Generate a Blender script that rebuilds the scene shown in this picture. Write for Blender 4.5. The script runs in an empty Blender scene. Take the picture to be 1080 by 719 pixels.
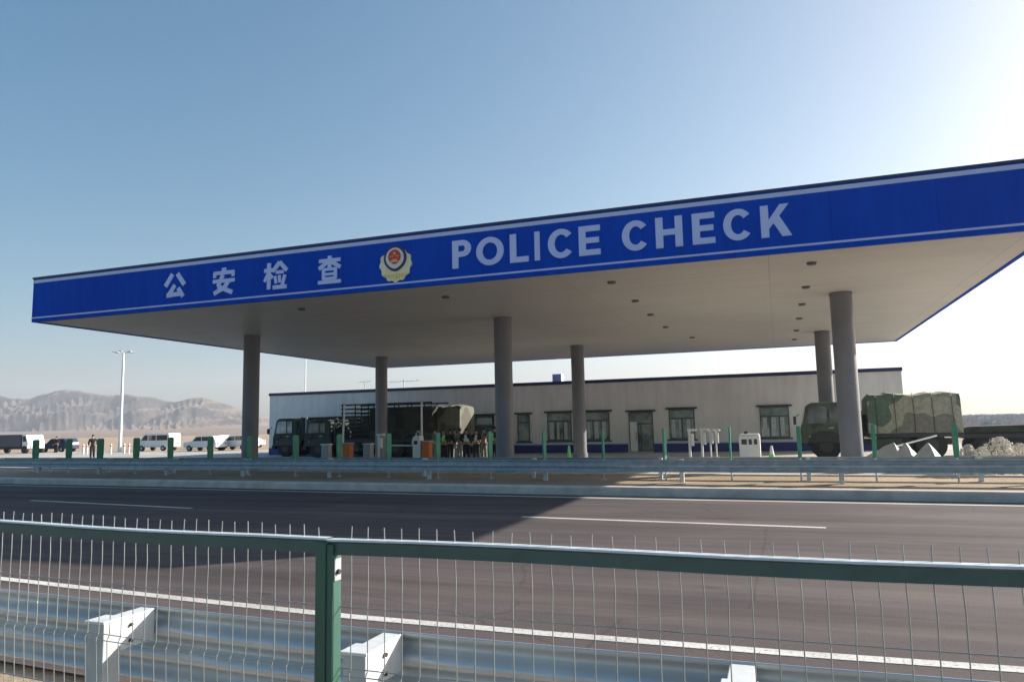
import bpy, bmesh, math, random
from mathutils import Vector, Matrix
random.seed(7)
S = bpy.context.scene
COL = S.collection
H = 1.8                      # eye height above the road
F = 777.136                  # focal length in photo pixels
MX = ((0.94082438, -0.05821082, -0.33385773), (0.33827407, 0.10172299, 0.93553358), (-0.02049717, -0.99310822, 0.11539468))

def ray(u, v):
    c = Vector((u - 540, v - 359.5, F))
    return Vector([sum(m[i] * c[i] for i in range(3)) for m in MX])
def gy(u, v, y):
    r = ray(u, v); p = r * (y / r.y); return Vector((p.x, p.y, p.z + H))
def gz(u, v, z):
    r = ray(u, v); p = r * ((z - H) / r.z); return Vector((p.x, p.y, z))
def xat(u, y, v=470): return gy(u, v, y).x

# ------------------------------------------------------------------ materials
def new_mat(name):
    m = bpy.data.materials.new(name); m.use_nodes = True
    nt = m.node_tree; b = nt.nodes['Principled BSDF']
    return m, nt, b
def coords(nt, scale=(1, 1, 1), kind='Object'):
    tc = nt.nodes.new('ShaderNodeTexCoord'); mp = nt.nodes.new('ShaderNodeMapping')
    mp.inputs['Scale'].default_value = scale
    nt.links.new(tc.outputs[kind], mp.inputs['Vector']); return mp.outputs['Vector']
def noise(nt, vec, scale, detail=4, rough=.55):
    n = nt.nodes.new('ShaderNodeTexNoise'); n.inputs['Scale'].default_value = scale
    n.inputs['Detail'].default_value = detail; n.inputs['Roughness'].default_value = rough
    nt.links.new(vec, n.inputs['Vector']); return n.outputs['Fac']
def ramp(nt, fac, stops, const=False):
    r = nt.nodes.new('ShaderNodeValToRGB'); e = r.color_ramp.elements
    if const: r.color_ramp.interpolation = 'CONSTANT'
    while len(e) < len(stops): e.new(.5)
    for k, (p, c) in enumerate(stops):
        e[k].position = p; e[k].color = (*c, 1)
    nt.links.new(fac, r.inputs['Fac']); return r.outputs['Color']
def mixc(nt, a, b, fac, mode='MIX'):
    m = nt.nodes.new('ShaderNodeMixRGB'); m.blend_type = mode
    for s, k in ((a, 'Color1'), (b, 'Color2'), (fac, 'Fac')):
        if hasattr(s, 'links'): nt.links.new(s, m.inputs[k])
        else: m.inputs[k].default_value = s if k == 'Fac' else (*s, 1)
    return m.outputs['Color']
def bump(nt, b, h, strength, dist=.02):
    n = nt.nodes.new('ShaderNodeBump'); n.inputs['Strength'].default_value = strength
    n.inputs['Distance'].default_value = dist
    nt.links.new(h, n.inputs['Height']); nt.links.new(n.outputs['Normal'], b.inputs['Normal'])
def sc(c, k): return tuple(min(1, x * k) for x in c)
def mat(name, col, rough=.6, metal=0, var=.15, scale=3, bmp=0, stretch=(1, 1, 1), spec=None):
    m, nt, b = new_mat(name)
    v = coords(nt, stretch); n = noise(nt, v, scale, 5)
    c = ramp(nt, n, [(.3, sc(col, 1 - var)), (.7, sc(col, 1 + var))])
    nt.links.new(c, b.inputs['Base Color'])
    b.inputs['Roughness'].default_value = rough; b.inputs['Metallic'].default_value = metal
    if spec is not None: b.inputs['Specular IOR Level'].default_value = spec
    if bmp: bump(nt, b, noise(nt, v, scale * 6, 4), bmp)
    return m

def asphalt(name, base, worn):
    m, nt, b = new_mat(name)
    v = coords(nt); vs = coords(nt, (.03, 1, 1))
    fine = noise(nt, v, 45, 3, .7); big = noise(nt, v, .35, 4); streak = noise(nt, vs, 1.1, 4, .6)
    c1 = ramp(nt, streak, [(.35, base), (.65, worn)])
    c2 = ramp(nt, big, [(.35, (.84, .84, .84)), (.68, (1.12, 1.1, 1.1))])
    c3 = ramp(nt, fine, [(.3, (.72, .72, .72)), (.72, (1.25, 1.25, 1.25))])
    c = mixc(nt, mixc(nt, c1, c2, 1.0, 'MULTIPLY'), c3, 1.0, 'MULTIPLY')
    # tyre tracks, oil drips, thin sealed cracks
    tr = noise(nt, coords(nt, (.012, 1.6, 1)), 1.3, 2, .5); c = mixc(nt, c, ramp(nt, tr, [(.40, (.80, .80, .82)), (.52, (1.04, 1.04, 1.04)), (.62, (.90, .89, .89))]), 1.0, 'MULTIPLY')
    oil = noise(nt, coords(nt, (.5, 1.2, 1)), 1.7, 6, .7); c = mixc(nt, c, ramp(nt, oil, [(.30, (.62, .62, .64)), (.38, (1, 1, 1))]), 1.0, 'MULTIPLY')
    vo = nt.nodes.new('ShaderNodeTexVoronoi'); vo.feature = 'DISTANCE_TO_EDGE'; vo.inputs['Scale'].default_value = .22
    wv = noise(nt, v, 1.2, 4); wm = mixc(nt, v, wv, .35, 'ADD'); nt.links.new(wm, vo.inputs['Vector'])
    c = mixc(nt, c, ramp(nt, vo.outputs['Distance'], [(0, (.55, .55, .56)), (.0045, (1, 1, 1))]), .8, 'MULTIPLY')
    dust = noise(nt, coords(nt, (.15, .8, 1)), 1.1, 5, .65); c = mixc(nt, c, (.20, .165, .135), ramp(nt, dust, [(.50, (0, 0, 0)), (.80, (.55, .55, .55))]))
    nt.links.new(c, b.inputs['Base Color'])
    b.inputs['Roughness'].default_value = .9; b.inputs['Specular IOR Level'].default_value = .25
    bump(nt, b, fine, .5, .006)
    return m
def soil(name, a, c, stones=True):
    m, nt, b = new_mat(name)
    v = coords(nt); n1 = noise(nt, v, .25, 6); n2 = noise(nt, v, 12, 5, .7)
    col = mixc(nt, ramp(nt, n1, [(.35, a), (.65, c)]), ramp(nt, n2, [(.3, (.75, .75, .75)), (.7, (1.2, 1.2, 1.2))]), 1.0, 'MULTIPLY')
    nt.links.new(col, b.inputs['Base Color']); b.inputs['Roughness'].default_value = 1
    b.inputs['Specular IOR Level'].default_value = .1
    bump(nt, b, n2, .6, .03)
    return m
def camo(name, cols, scale=.55, thr=(.44, .56)):
    m, nt, b = new_mat(name)
    v = coords(nt); n = noise(nt, v, scale, 2, .45); n2 = noise(nt, v, 6, 5)
    c = ramp(nt, n, [(0, cols[0]), (thr[0], cols[1]), (thr[1], cols[2])], const=True)
    c = mixc(nt, c, ramp(nt, n2, [(.3, (.8, .8, .8)), (.7, (1.15, 1.15, 1.15))]), 1.0, 'MULTIPLY')
    nt.links.new(c, b.inputs['Base Color']); b.inputs['Roughness'].default_value = .85
    bump(nt, b, noise(nt, v, 2.2, 4), .35, .08)
    return m
def wall_mat(name, col):
    m, nt, b = new_mat(name)
    v = coords(nt); w = nt.nodes.new('ShaderNodeTexWave'); w.wave_type = 'BANDS'; w.bands_direction = 'X'
    w.inputs['Scale'].default_value = 1.6; nt.links.new(v, w.inputs['Vector'])
    n = noise(nt, v, .5, 5); n2 = noise(nt, coords(nt, (2.2, 2.2, .25)), 1.2, 4)
    c = mixc(nt, ramp(nt, n, [(.3, sc(col, .93)), (.7, sc(col, 1.05))]), ramp(nt, n2, [(.35, (.91, .90, .88)), (.6, (1, 1, 1))]), 1.0, 'MULTIPLY')
    nt.links.new(c, b.inputs['Base Color']); b.inputs['Roughness'].default_value = .6
    bump(nt, b, w.outputs['Fac'], .10, .02)
    return m
def soffit_mat(name, col):
    m, nt, b = new_mat(name)
    br = nt.nodes.new('ShaderNodeTexBrick'); br.offset = 0
    br.inputs['Scale'].default_value = 1; br.inputs['Brick Width'].default_value = 6.0; br.inputs['Row Height'].default_value = .3
    br.inputs['Mortar Size'].default_value = .012
    br.inputs['Color1'].default_value = (*sc(col, .97), 1); br.inputs['Color2'].default_value = (*sc(col, 1.03), 1)
    br.inputs['Mortar'].default_value = (*sc(col, .72), 1)
    v = coords(nt); nt.links.new(v, br.inputs['Vector'])
    n = noise(nt, v, .25, 4)
    c = mixc(nt, br.outputs['Color'], ramp(nt, n, [(.3, (.92, .92, .92)), (.7, (1.05, 1.05, 1.04))]), 1.0, 'MULTIPLY')
    nt.links.new(c, b.inputs['Base Color']); b.inputs['Roughness'].default_value = .5
    return m
def glass_mat(name, col, rough=.08):
    m, nt, b = new_mat(name)
    v = coords(nt); n = noise(nt, v, 1.3, 3)
    c = ramp(nt, n, [(.35, sc(col, .5)), (.65, sc(col, 1.5))])
    nt.links.new(c, b.inputs['Base Color']); b.inputs['Roughness'].default_value = rough
    b.inputs['Specular IOR Level'].default_value = .8
    return m

def fascia_mat():
    m, nt, b = new_mat('fascia_blue')
    v = coords(nt); br = nt.nodes.new('ShaderNodeTexBrick'); br.offset = 0
    mp = coords(nt, (1, 1, 1)); 
    sep = nt.nodes.new('ShaderNodeSeparateXYZ'); nt.links.new(mp, sep.inputs[0]); cmb = nt.nodes.new('ShaderNodeCombineXYZ')
    ad = nt.nodes.new('ShaderNodeMath'); ad.operation = 'ADD'; nt.links.new(sep.outputs[0], ad.inputs[0]); nt.links.new(sep.outputs[1], ad.inputs[1])
    nt.links.new(ad.outputs[0], cmb.inputs[0]); cmb.inputs[1].default_value = 2.5; nt.links.new(cmb.outputs[0], br.inputs['Vector'])
    br.inputs['Scale'].default_value = 1; br.inputs['Brick Width'].default_value = 2.44; br.inputs['Row Height'].default_value = 5; br.inputs['Mortar Size'].default_value = .010
    br.inputs['Color1'].default_value = (.0004, .064, .50, 1); br.inputs['Color2'].default_value = (.0004, .070, .54, 1); br.inputs['Mortar'].default_value = (.0004, .042, .33, 1)
    st = noise(nt, coords(nt, (3, 3, .35)), 1.5, 5, .6); c = mixc(nt, br.outputs['Color'], ramp(nt, st, [(.35, (.86, .88, .90)), (.62, (1.06, 1.05, 1.03))]), 1.0, 'MULTIPLY')
    nt.links.new(c, b.inputs['Base Color']); b.inputs['Roughness'].default_value = .6; b.inputs['Specular IOR Level'].default_value = .05
    bump(nt, b, noise(nt, v, .9, 2), .25, .05)
    return m
def paint_mat():
    m, nt, b = new_mat('road_paint')
    v = coords(nt); f = noise(nt, v, 30, 5, .75); g_ = noise(nt, coords(nt, (.3, 1, 1)), 2.5, 4, .6)
    c = mixc(nt, ramp(nt, f, [(.36, (.16, .15, .145)), (.46, (.64, .63, .60))]), ramp(nt, g_, [(.3, (.72, .70, .68)), (.65, (1.05, 1.05, 1.05))]), 1.0, 'MULTIPLY')
    nt.links.new(c, b.inputs['Base Color']); b.inputs['Roughness'].default_value = .8; return m
M = dict(
 asphalt=asphalt('asphalt', (.078, .063, .064), (.118, .096, .096)),
 plaza=asphalt('plaza_concrete', (.44, .42, .38), (.56, .53, .48)),
 line=paint_mat(),
 soil=soil('dry_soil', (.33, .255, .18), (.45, .36, .27)),
 desert=soil('desert_ground', (.36, .27, .20), (.46, .36, .27)),
 kerb=mat('kerb_concrete', (.58, .50, .44), .85, var=.18, scale=2.5, bmp=.4),
 hill=None,
 blue=fascia_mat(),
 navy=mat('coping_navy', (.012, .025, .10), .45, var=.1, scale=1),
 stripe=mat('stripe_pale_blue', (.52, .60, .86), .5, var=.04, scale=1),
 letter=mat('letter_pale_blue', (.52, .62, .95), .5, var=.03, scale=1),
 soffit=soffit_mat('soffit_panels', (.63, .60, .55)),
 column=mat('column_grey', (.165, .17, .195), .5, var=.1, scale=1.2, bmp=.08),
 wall=wall_mat('wall_panels', (.88, .85, .81)),
 band=mat('wall_band_blue', (.012, .03, .20), .5, var=.1),
 lampgrey=mat('lamp_grey', (.11, .105, .10), .5, var=.2),
 dark=mat('dark_metal', (.03, .03, .032), .5, var=.2),
 frame=mat('window_frame_green', (.05, .09, .08), .5, var=.15),
 glass=glass_mat('window_glass', (.19, .25, .25)),
 curtain=mat('curtain_pale', (.55, .60, .58), .8, var=.2, scale=8),
 white=mat('white_paint', (.78, .78, .76), .45, var=.07, scale=2),
 pole=mat('pole_white', (.70, .71, .72), .45, .2, var=.08, scale=2),
 galv=mat('galvanised_steel', (.37, .41, .44), .45, .25, var=.2, scale=5, bmp=.05),
 galvnear=mat('galvanised_beam_near', (.56, .59, .61), .42, .3, var=.10, scale=1.5, bmp=.03),
 galvpost=mat('galvanised_post', (.50, .54, .56), .55, .3, var=.15, scale=5),
 cap=mat('bare_zinc_block', (.74, .75, .74), .5, .2, var=.1, scale=12),
 fgreen=mat('fence_green', (.030, .105, .078), .5, var=.12, scale=6),
 rail=mat('fence_rail_green', (.045, .10, .10), .5, .1, var=.15, scale=6),
 railglint=mat('rail_highlight_pale', (.62, .67, .68), .4, .1, var=.12, scale=9),  # bright highlight on the fence rail, put into a pale colour
 wire=mat('mesh_wire', (.30, .34, .34), .38, .3, var=.2, scale=8),
 glare=mat('antiglare_green', (.035, .26, .16), .5, var=.2, scale=3),
 gray=mat('cabinet_grey', (.36, .38, .40), .5, var=.1),
 orange=mat('cabinet_orange', (.62, .16, .02), .5, var=.12),
 tyre=mat('tyre_rubber', (.02, .02, .021), .8, var=.25, scale=8),
 hub=mat('wheel_hub', (.05, .055, .05), .5, .3, var=.2),
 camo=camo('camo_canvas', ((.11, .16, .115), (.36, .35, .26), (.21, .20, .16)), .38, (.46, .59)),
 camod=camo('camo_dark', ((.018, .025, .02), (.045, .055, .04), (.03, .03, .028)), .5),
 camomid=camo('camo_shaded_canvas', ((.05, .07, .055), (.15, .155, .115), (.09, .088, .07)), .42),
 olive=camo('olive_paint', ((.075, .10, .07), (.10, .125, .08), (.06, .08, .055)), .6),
 tarp=mat('white_tarpaulin', (.46, .47, .47), .6, var=.12, scale=1.5, bmp=.4),
 carwhite=mat('car_white', (.72, .73, .74), .25, var=.04),
 carnavy=mat('car_navy', (.03, .045, .085), .25, var=.08),
 carglass=mat('car_glass', (.02, .025, .03), .08, var=.2),
 cabglass=glass_mat('cab_glass', (.10, .12, .125), .1),
 paleglass=glass_mat('pale_glass', (.30, .36, .37), .15),
 red=mat('lamp_red', (.45, .02, .02), .3, var=.1),
 amber=mat('lamp_amber', (.7, .3, .03), .3, var=.1),
 gold=mat('emblem_gold', (.80, .62, .22), .4, .1, var=.12, scale=8),
 palegold=mat('emblem_pale_gold', (.84, .76, .48), .45, .1, var=.1, scale=8),
 embred=mat('emblem_red', (.62, .03, .02), .4, var=.1),
 embwhite=mat('emblem_white', (.75, .72, .68), .5, var=.05),
 skin=mat('skin', (.45, .27, .19), .6, var=.08),
 hair=mat('hair_black', (.012, .011, .01), .6, var=.2),
 clothblack=mat('cloth_black', (.018, .018, .022), .9, var=.2, scale=8),
 clothgrey=mat('cloth_grey', (.26, .27, .26), .9, var=.15, scale=8),
 clothcamo=camo('cloth_camouflage', ((.06, .09, .06), (.22, .22, .17), (.13, .12, .09)), 5),
 vest=mat('vest_hi_vis', (.32, .85, .28), .7, var=.12, scale=8),
 vestpale=mat('vest_reflective', (.80, .84, .78), .6, var=.12, scale=10),
 clothred=mat('cloth_red', (.28, .03, .03), .9, var=.15, scale=8),
 twig=mat('dry_twigs', (.38, .31, .23), .9, var=.2),
 dryleaf=mat('dry_leaves', (.72, .68, .60), .9, var=.25, scale=4),
 fartree=mat('far_tree_grey', (.48, .47, .48), .95, var=.3),
)

# ------------------------------------------------------------------ mesh helpers
class MB:
    def __init__(s): s.v = []; s.f = []; s.m = []; s.sm = []
    def add(s, vs, fs, mi=0, smooth=False):
        o = len(s.v); s.v += [tuple(p) for p in vs]
        for f in fs: s.f.append([o + i for i in f]); s.m.append(mi); s.sm.append(smooth)
    def box(s, a, b, mi=0, rot=None, piv=None):
        x0, y0, z0 = a; x1, y1, z1 = b
        vs = [Vector(p) for p in ((x0, y0, z0), (x1, y0, z0), (x1, y1, z0), (x0, y1, z0), (x0, y0, z1), (x1, y0, z1), (x1, y1, z1), (x0, y1, z1))]
        if rot is not None:
            pv = Vector(piv) if piv is not None else sum(vs, Vector()) / 8
            vs = [pv + rot @ (p - pv) for p in vs]
        s.add(vs, [(0, 3, 2, 1), (4, 5, 6, 7), (0, 1, 5, 4), (1, 2, 6, 5), (2, 3, 7, 6), (3, 0, 4, 7)], mi)
    def cyl(s, p, q, r0, r1=None, n=12, mi=0, smooth=True, cap=True):
        p = Vector(p); q = Vector(q); r1 = r0 if r1 is None else r1
        d = (q - p).normalized(); a = d.orthogonal().normalized(); b = d.cross(a)
        vs = []
        for c, r in ((p, r0), (q, r1)):
            for k in range(n):
                t = 2 * math.pi * k / n; vs.append(c + a * r * math.cos(t) + b * r * math.sin(t))
        s.add(vs, [(k, (k + 1) % n, n + (k + 1) % n, n + k) for k in range(n)], mi, smooth)
        if cap: s.add(vs, [tuple(range(n))[::-1], tuple(range(n, 2 * n))], mi)
    def prism(s, pts, axis, d0, d1, mi=0):
        # pts outline in the two other axes; extruded along axis
        def mk(p, d):
            if axis == 'y': return (p[0], d, p[1])
            if axis == 'x': return (d, p[0], p[1])
            return (p[0], p[1], d)
        n = len(pts); vs = [mk(p, d0) for p in pts] + [mk(p, d1) for p in pts]
        s.add(vs, [tuple(range(n)), tuple(range(n, 2 * n))[::-1]] + [(k, n + k, n + (k + 1) % n, (k + 1) % n) for k in range(n)], mi)
    def sweep(s, prof, path, mi=0, close=False):
        # prof: (dy, dz) list ; path: (x, y, z) list going along x
        n = len(prof); vs = [(x, y + a, z + b) for (x, y, z) in path for (a, b) in prof]
        fs = []
        m = n if close else n - 1
        for i in range(len(path) - 1):
            for k in range(m):
                fs.append((i * n + k, (i + 1) * n + k, (i + 1) * n + (k + 1) % n, i * n + (k + 1) % n))
        s.add(vs, fs, mi)
    def ball(s, c, r, mi=0, n=10, sz=1):
        vs = []; fs = []
        for i in range(n // 2 + 1):
            t = math.pi * i / (n // 2)
            for k in range(n):
                a = 2 * math.pi * k / n
                vs.append((c[0] + r * math.sin(t) * math.cos(a), c[1] + r * math.sin(t) * math.sin(a), c[2] + sz * r * math.cos(t)))
        for i in range(n // 2):
            for k in range(n):
                fs.append((i * n + k, i * n + (k + 1) % n, (i + 1) * n + (k + 1) % n, (i + 1) * n + k))
        s.add(vs, fs, mi, True)
    def build(s, name, mats, parent=None, bevel=0, recalc=True):
        me = bpy.data.meshes.new(name); me.from_pydata(s.v, [], s.f)
        if not isinstance(mats, (list, tuple)): mats = [mats]
        for m in mats: me.materials.append(m)
        for p, mi, sm in zip(me.polygons, s.m, s.sm): p.material_index = mi; p.use_smooth = sm
        if recalc:
            bm = bmesh.new(); bm.from_mesh(me); bmesh.ops.recalc_face_normals(bm, faces=bm.faces); bm.to_mesh(me); bm.free()
        me.update()
        o = bpy.data.objects.new(name, me); COL.objects.link(o)
        if parent is not None: o.parent = parent
        if bevel:
            b = o.modifiers.new('bevel', 'BEVEL'); b.width = bevel; b.segments = 2; b.limit_method = 'ANGLE'
        return o
def thing(name, label, cat, loc=(0, 0, 0), rz=0, group=None):
    o = bpy.data.objects.new(name, None); COL.objects.link(o); o.empty_display_size = .3
    o.location = loc; o.rotation_euler = (0, 0, rz); return tag(o, label, cat, group)
def tag(o, label, cat, group=None):
    o['label'] = label; o['category'] = cat
    if group: o['group'] = group
    return o
def struct(o): o['kind'] = 'structure'; return o
def dup(o, loc=None, parent=None, label=None):
    kids = list(o.children); c = o.copy(); COL.objects.link(c)
    if parent is not None:
        c.parent = parent; c.matrix_parent_inverse = o.matrix_parent_inverse.copy()
    if loc is not None: c.location = loc
    if label: c['label'] = label
    for k in kids: dup(k, None, c)
    return c
def lerp(tab, x):
    if x <= tab[0][0]:
        (a, b), (c, d) = tab[0], tab[1]
    elif x >= tab[-1][0]:
        (a, b), (c, d) = tab[-2], tab[-1]
    else:
        for (a, b), (c, d) in zip(tab, tab[1:]):
            if a <= x <= c: break
    return b + (d - b) * (x - a) / (c - a)

# ------------------------------------------------------------------ road layout (x along the road)
FAR = [(-400, 47.5), (-40, 21.3), (-28, 20.1), (-18, 19.35), (-2.7, 18.1), (4.5, 17.72), (60, 15.5), (400, 3)]
NEAR = [(-400, 42), (-40, 10.6), (-20, 8.1), (-9.5, 6.93), (-4.3, 6.45), (-.6, 6.34), (1.6, 6.42), (10, 6.3), (60, 4), (400, -10)]
RAIL = [(-400, 64), (-60, 27.6), (-33, 24.4), (-20, 22.95), (-11.2, 21.95), (-5, 21.38), (0, 21.08), (5.3, 20.88), (60, 18.7), (400, 6)]
XS = [-400, -300, -200, -140, -100, -80, -60, -50] + [x * 2 - 40 for x in range(0, 41)] + [50, 60, 80, 120, 200, 400]
def ribbon(name, ya, yb, z, m, xs=XS):
    b = MB()
    va = [(x, ya(x), z) for x in xs] + [(x, yb(x), z) for x in xs]; n = len(xs)
    b.add(va, [(i, i + 1, n + i + 1, n + i) for i in range(n - 1)])
    return b.build(name, m)
far = lambda x: lerp(FAR, x)
near = lambda x: lerp(NEAR, x)
rail = lambda x: lerp(RAIL, x)

# ground: one sheet to the horizon, lower on the camera's side of the road bank
g = MB()
gxs = [-6000, -2500, -1000] + XS + [1000, 2500, 6000]
prof = [(-500, -.6), (-20, -.5), (.6, -.4), (2.2, -.14), (3.9, -.10), (4.35, -.02), (5.2, -.02)]
vs = []; rows = []
for x in gxs:
    xc = max(-400, min(400, x)); off = near(xc) - 6.4
    row = [(x, y + (off if y > -100 else 0), z) for y, z in prof]
    row += [(x, far(xc) + .55, -.02), (x, rail(xc) + 3.0, -.02), (x, 60 + abs(xc) * .12, -.02), (x, 140 + abs(xc) * .1, -.1), (x, 900, -1.5), (x, 2500, -3), (x, 6500, -3)]
    rows.append(row)
n = len(rows[0])
g.add([p for r in rows for p in r], [(i * n + k, (i + 1) * n + k, (i + 1) * n + k + 1, i * n + k + 1) for i in range(len(rows) - 1) for k in range(n - 1)])
struct(g.build('ground', M['desert']))
struct(ribbon('verge', lambda x: near(x) - 4.3, lambda x: near(x) - 2.15, -.055, M['soil']))
struct(ribbon('road', lambda x: near(x) - 2.15, lambda x: far(x) + .62, 0.0, M['asphalt']))
struct(ribbon('road_marking', lambda x: near(x) - .075, lambda x: near(x) + .075, .004, M['line']))
struct(ribbon('road_marking', lambda x: far(x) - .09, lambda x: far(x) + .09, .004, M['line']))
dash = [((-35.2, 17.6), (-29.2, 16.8)), ((-20.1, 15.41), (-13.48, 14.47)), ((-4.95, 14.26), (.65, 13.73)), ((10.2, 13.0), (16.2, 12.5)), ((-50, 19.7), (-44, 18.9))]
for (a, b_), (c, d) in dash:
    m_ = MB(); m_.add([(a, b_ - .075, .004), (c, d - .075, .004), (c, d + .075, .004), (a, b_ + .075, .004)], [(0, 1, 2, 3)])
    struct(m_.build('road_marking', M['line']))
# median: kerb stones, soil, second kerb
k = MB(); k.sweep([(.62, -.05), (.62, .19), (.66, .22), (.95, .22), (.95, -.05)], [(x, far(x), 0) for x in XS]); struct(k.build('kerb', M['kerb']))
struct(ribbon('median_soil', lambda x: far(x) + .95, lambda x: rail(x) + 2.6, .17, M['soil']))
k = MB(); k.sweep([(2.6, -.05), (2.6, .22), (2.85, .22), (2.85, -.05)], [(x, rail(x), 0) for x in XS]); struct(k.build('kerb', M['kerb']))
struct(ribbon('pavement', lambda x: rail(x) + 2.87, lambda x: 62, .0, M['plaza'], [x for x in XS if -150 <= x <= 60]))

# ------------------------------------------------------------------ guardrails
def wprof(w, dep, waves=2, t=.004, sgn=1):
    pts = []; nn = waves * 8
    for i in range(nn + 1):
        u = i / nn; y = -math.cos(u * 2 * math.pi * waves) * dep / 2
        y = max(-dep * .42, min(dep * .42, y * 1.25)); pts.append((sgn * y, w * u - w / 2))
    return pts
def guardrail(name, label, cat, yf, ztop, w, waves, posts, xs, dep=.085, beam_side=1, pw=.07, post_bottom=-.05, blockm=None, over=.0):
    t = thing(name, label, cat, (0, 0, 0))
    b = MB(); pr = wprof(w, dep, waves, sgn=1)
    back = [(a + .005, c) for a, c in reversed(pr)]
    b.sweep(pr + back, [(x, yf(x), ztop - w / 2) for x in xs], close=True)
    o = b.build('beam', M['galv'], t)
    for p in o.data.polygons: p.use_smooth = True
    for x in posts:
        y = yf(x) - beam_side * (dep / 2 + .24)
        pm = MB(); pm.box((x - pw, y - pw, post_bottom), (x + pw, y + pw, ztop + over - .003))
        pm.build('post', M['galvpost'], t, bevel=.008)
        s = MB(); y0, y1 = sorted((y + beam_side * (pw + .002), yf(x) - beam_side * (dep / 2 + .002)))
        s.box((x - pw * .9, y0, ztop - .26), (x + pw * .9, y1, ztop - .02)); s.build('spacer_block', blockm or M['cap'], t)
    return t
xsR = [x * 1.0 for x in range(-62, 12)] + [20, 30]
px = [1.45 + 4.07 * i for i in range(-14, 3)]
guardrail('guardrail', 'long grey steel guardrail on the median edge nearest the highway lanes', 'guardrail', lambda x: rail(x) - .30, .80, .34, 2, px, xsR, beam_side=-1, pw=.06)
px2 = [.7 + 4.07 * i for i in range(-14, 3)]
guardrail('guardrail', 'steel guardrail on the far side of the median behind the green plates', 'guardrail', lambda x: rail(x) + 1.32, .80, .34, 2, px2, xsR, beam_side=1, pw=.055)
# near guardrail: three-wave beam, posts on the camera's side with bare zinc blocks
NR = [(-60, 10.2), (-20, 5.15), (-9, 4.15), (-5.2, 3.82), (-2.9, 3.64), (-1.3, 3.57), (0, 3.57), (3, 3.62), (12, 3.7)]
t = thing('guardrail', 'pale steel guardrail just behind the green mesh fence in the foreground', 'guardrail')
b = MB(); xs = [-60, -40, -30, -20] + [i * .5 - 16 for i in range(0, 57)]
pr = wprof(.44, .085, 3); back = [(a + .005, c) for a, c in reversed(pr)]
b.sweep(pr + back, [(x, lerp(NR, x), .75 - .22) for x in xs], close=True)
o = b.build('beam', M['galvnear'], t)
for p in o.data.polygons: p.use_smooth = True
for i in range(-7, 3):
    x = -.21 + 1.755 * i; y = lerp(NR, x) - .36
    pm = MB(); pm.box((x - .062, y - .062, -.55), (x + .062, y + .062, .735)); pm.build('post', M['galvpost'], t, bevel=.006)
    s = MB(); s.box((x - .055, y + .064, .56), (x + .055, y + .31, .742)); s.box((x - .075, y - .075, .737), (x + .075, y + .075, .752))
    sb = s.build('spacer_block', M['cap'], t, bevel=.004)
    for zz in (.60, .69):
        q = MB(); q.cyl((x + .055, y + .13, zz), (x + .07, y + .13, zz), .011, n=8); q.build('bolt', M['dark'], sb)

# ------------------------------------------------------------------ green mesh fence
FY = [(-9, 2.85), (-3.3, 2.46), (-1.53, 2.31), (0, 2.29), (1.5, 2.29), (5, 2.3)]
fy = lambda x: lerp(FY, x)
ft = thing('mesh_fence', 'green welded mesh fence with spiked top wires running across the foreground', 'fence')
ZT = 1.80 - .395
xp0 = -1.53
def panel(x0, x1):
    r = MB(); n_ = 8
    xs = [x0 + (x1 - x0) * i / n_ for i in range(n_ + 1)]
    r.sweep([(-.013, -.041), (-.013, 0), (.013, 0), (.013, -.041)], [(x, fy(x), ZT + .004 * math.sin(i)) for i, x in enumerate(xs)], close=True)
    rr = r.build('top_rail', M['rail'], ft)
    r = MB(); r.sweep([(-.019, .006), (-.016, .012), (.022, .012), (.022, .006)], [(x, fy(x), ZT + .004 * math.sin(i)) for i, x in enumerate(xs)], close=True); r.build('rail_highlight', M['railglint'], rr)  # added pale strip, stands in for the highlight along the rail's top face
    w = MB(); k_ = 0; x = x0 + .075
    while x < x1 - .05:
        y = fy(x) + .02; j = lambda a=.0011: random.uniform(-a, a)
        top = ZT + .052 + j(.005); dx = 0
        zs = [(top, j(.004)), (ZT, 0), (ZT - .07, j()), (ZT - .12, j() + .002), (ZT - .2, j()), (ZT - .225, j()), (ZT - .43, j()), (ZT - .45, j()), (ZT - .65, j()), (-.30, 0)]
        fold = {7: -.012, 6: 0}
        pts = [(x + d, y + fold.get(i, 0), z) for i, (z, d) in enumerate(zs)]
        for p, q in zip(pts, pts[1:]): w.cyl(p, q, .0021, n=5, cap=False)
        x += .0675
    for z in (ZT - .225, ZT - .432, ZT - .458, ZT - .66, ZT - .87, ZT - .895, ZT - 1.1, ZT - 1.3, ZT - 1.326, ZT - 1.52, ZT - 1.66):
        pts = [(x_, fy(x_) + .0245, z) for x_ in xs]
        for p, q in zip(pts, pts[1:]): w.cyl(p, q, .0021, n=5, cap=False)
    w.build('wire_mesh', M['wire'], ft)
posts = [xp0 - 5.0, xp0 - 2.5, xp0, xp0 + 2.75, xp0 + 5.5]
for x in posts:
    y = fy(x); p = MB()
    # folded C profile, open towards the right
    p.box((x - .038, y - .032, -.45), (x + .004, y + .032, ZT + .003))
    p.box((x + .004, y - .026, -.45), (x + .030, y + .030, ZT - .004))
    pp = p.build('post', M['fgreen'], ft, bevel=.003)
    q = MB(); q.box((x + .031, y - .02, ZT - .13), (x + .034, y + .022, ZT - .055)); q.build('bracket', M['galv'], ft)
    q = MB(); q.cyl((x + .034, y, ZT - .10), (x + .043, y, ZT - .10), .009, n=10); q.build('bolt', M['dark'], ft)
for a, b_ in zip(posts, posts[1:]): panel(a + .002, b_ - .002)

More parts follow.
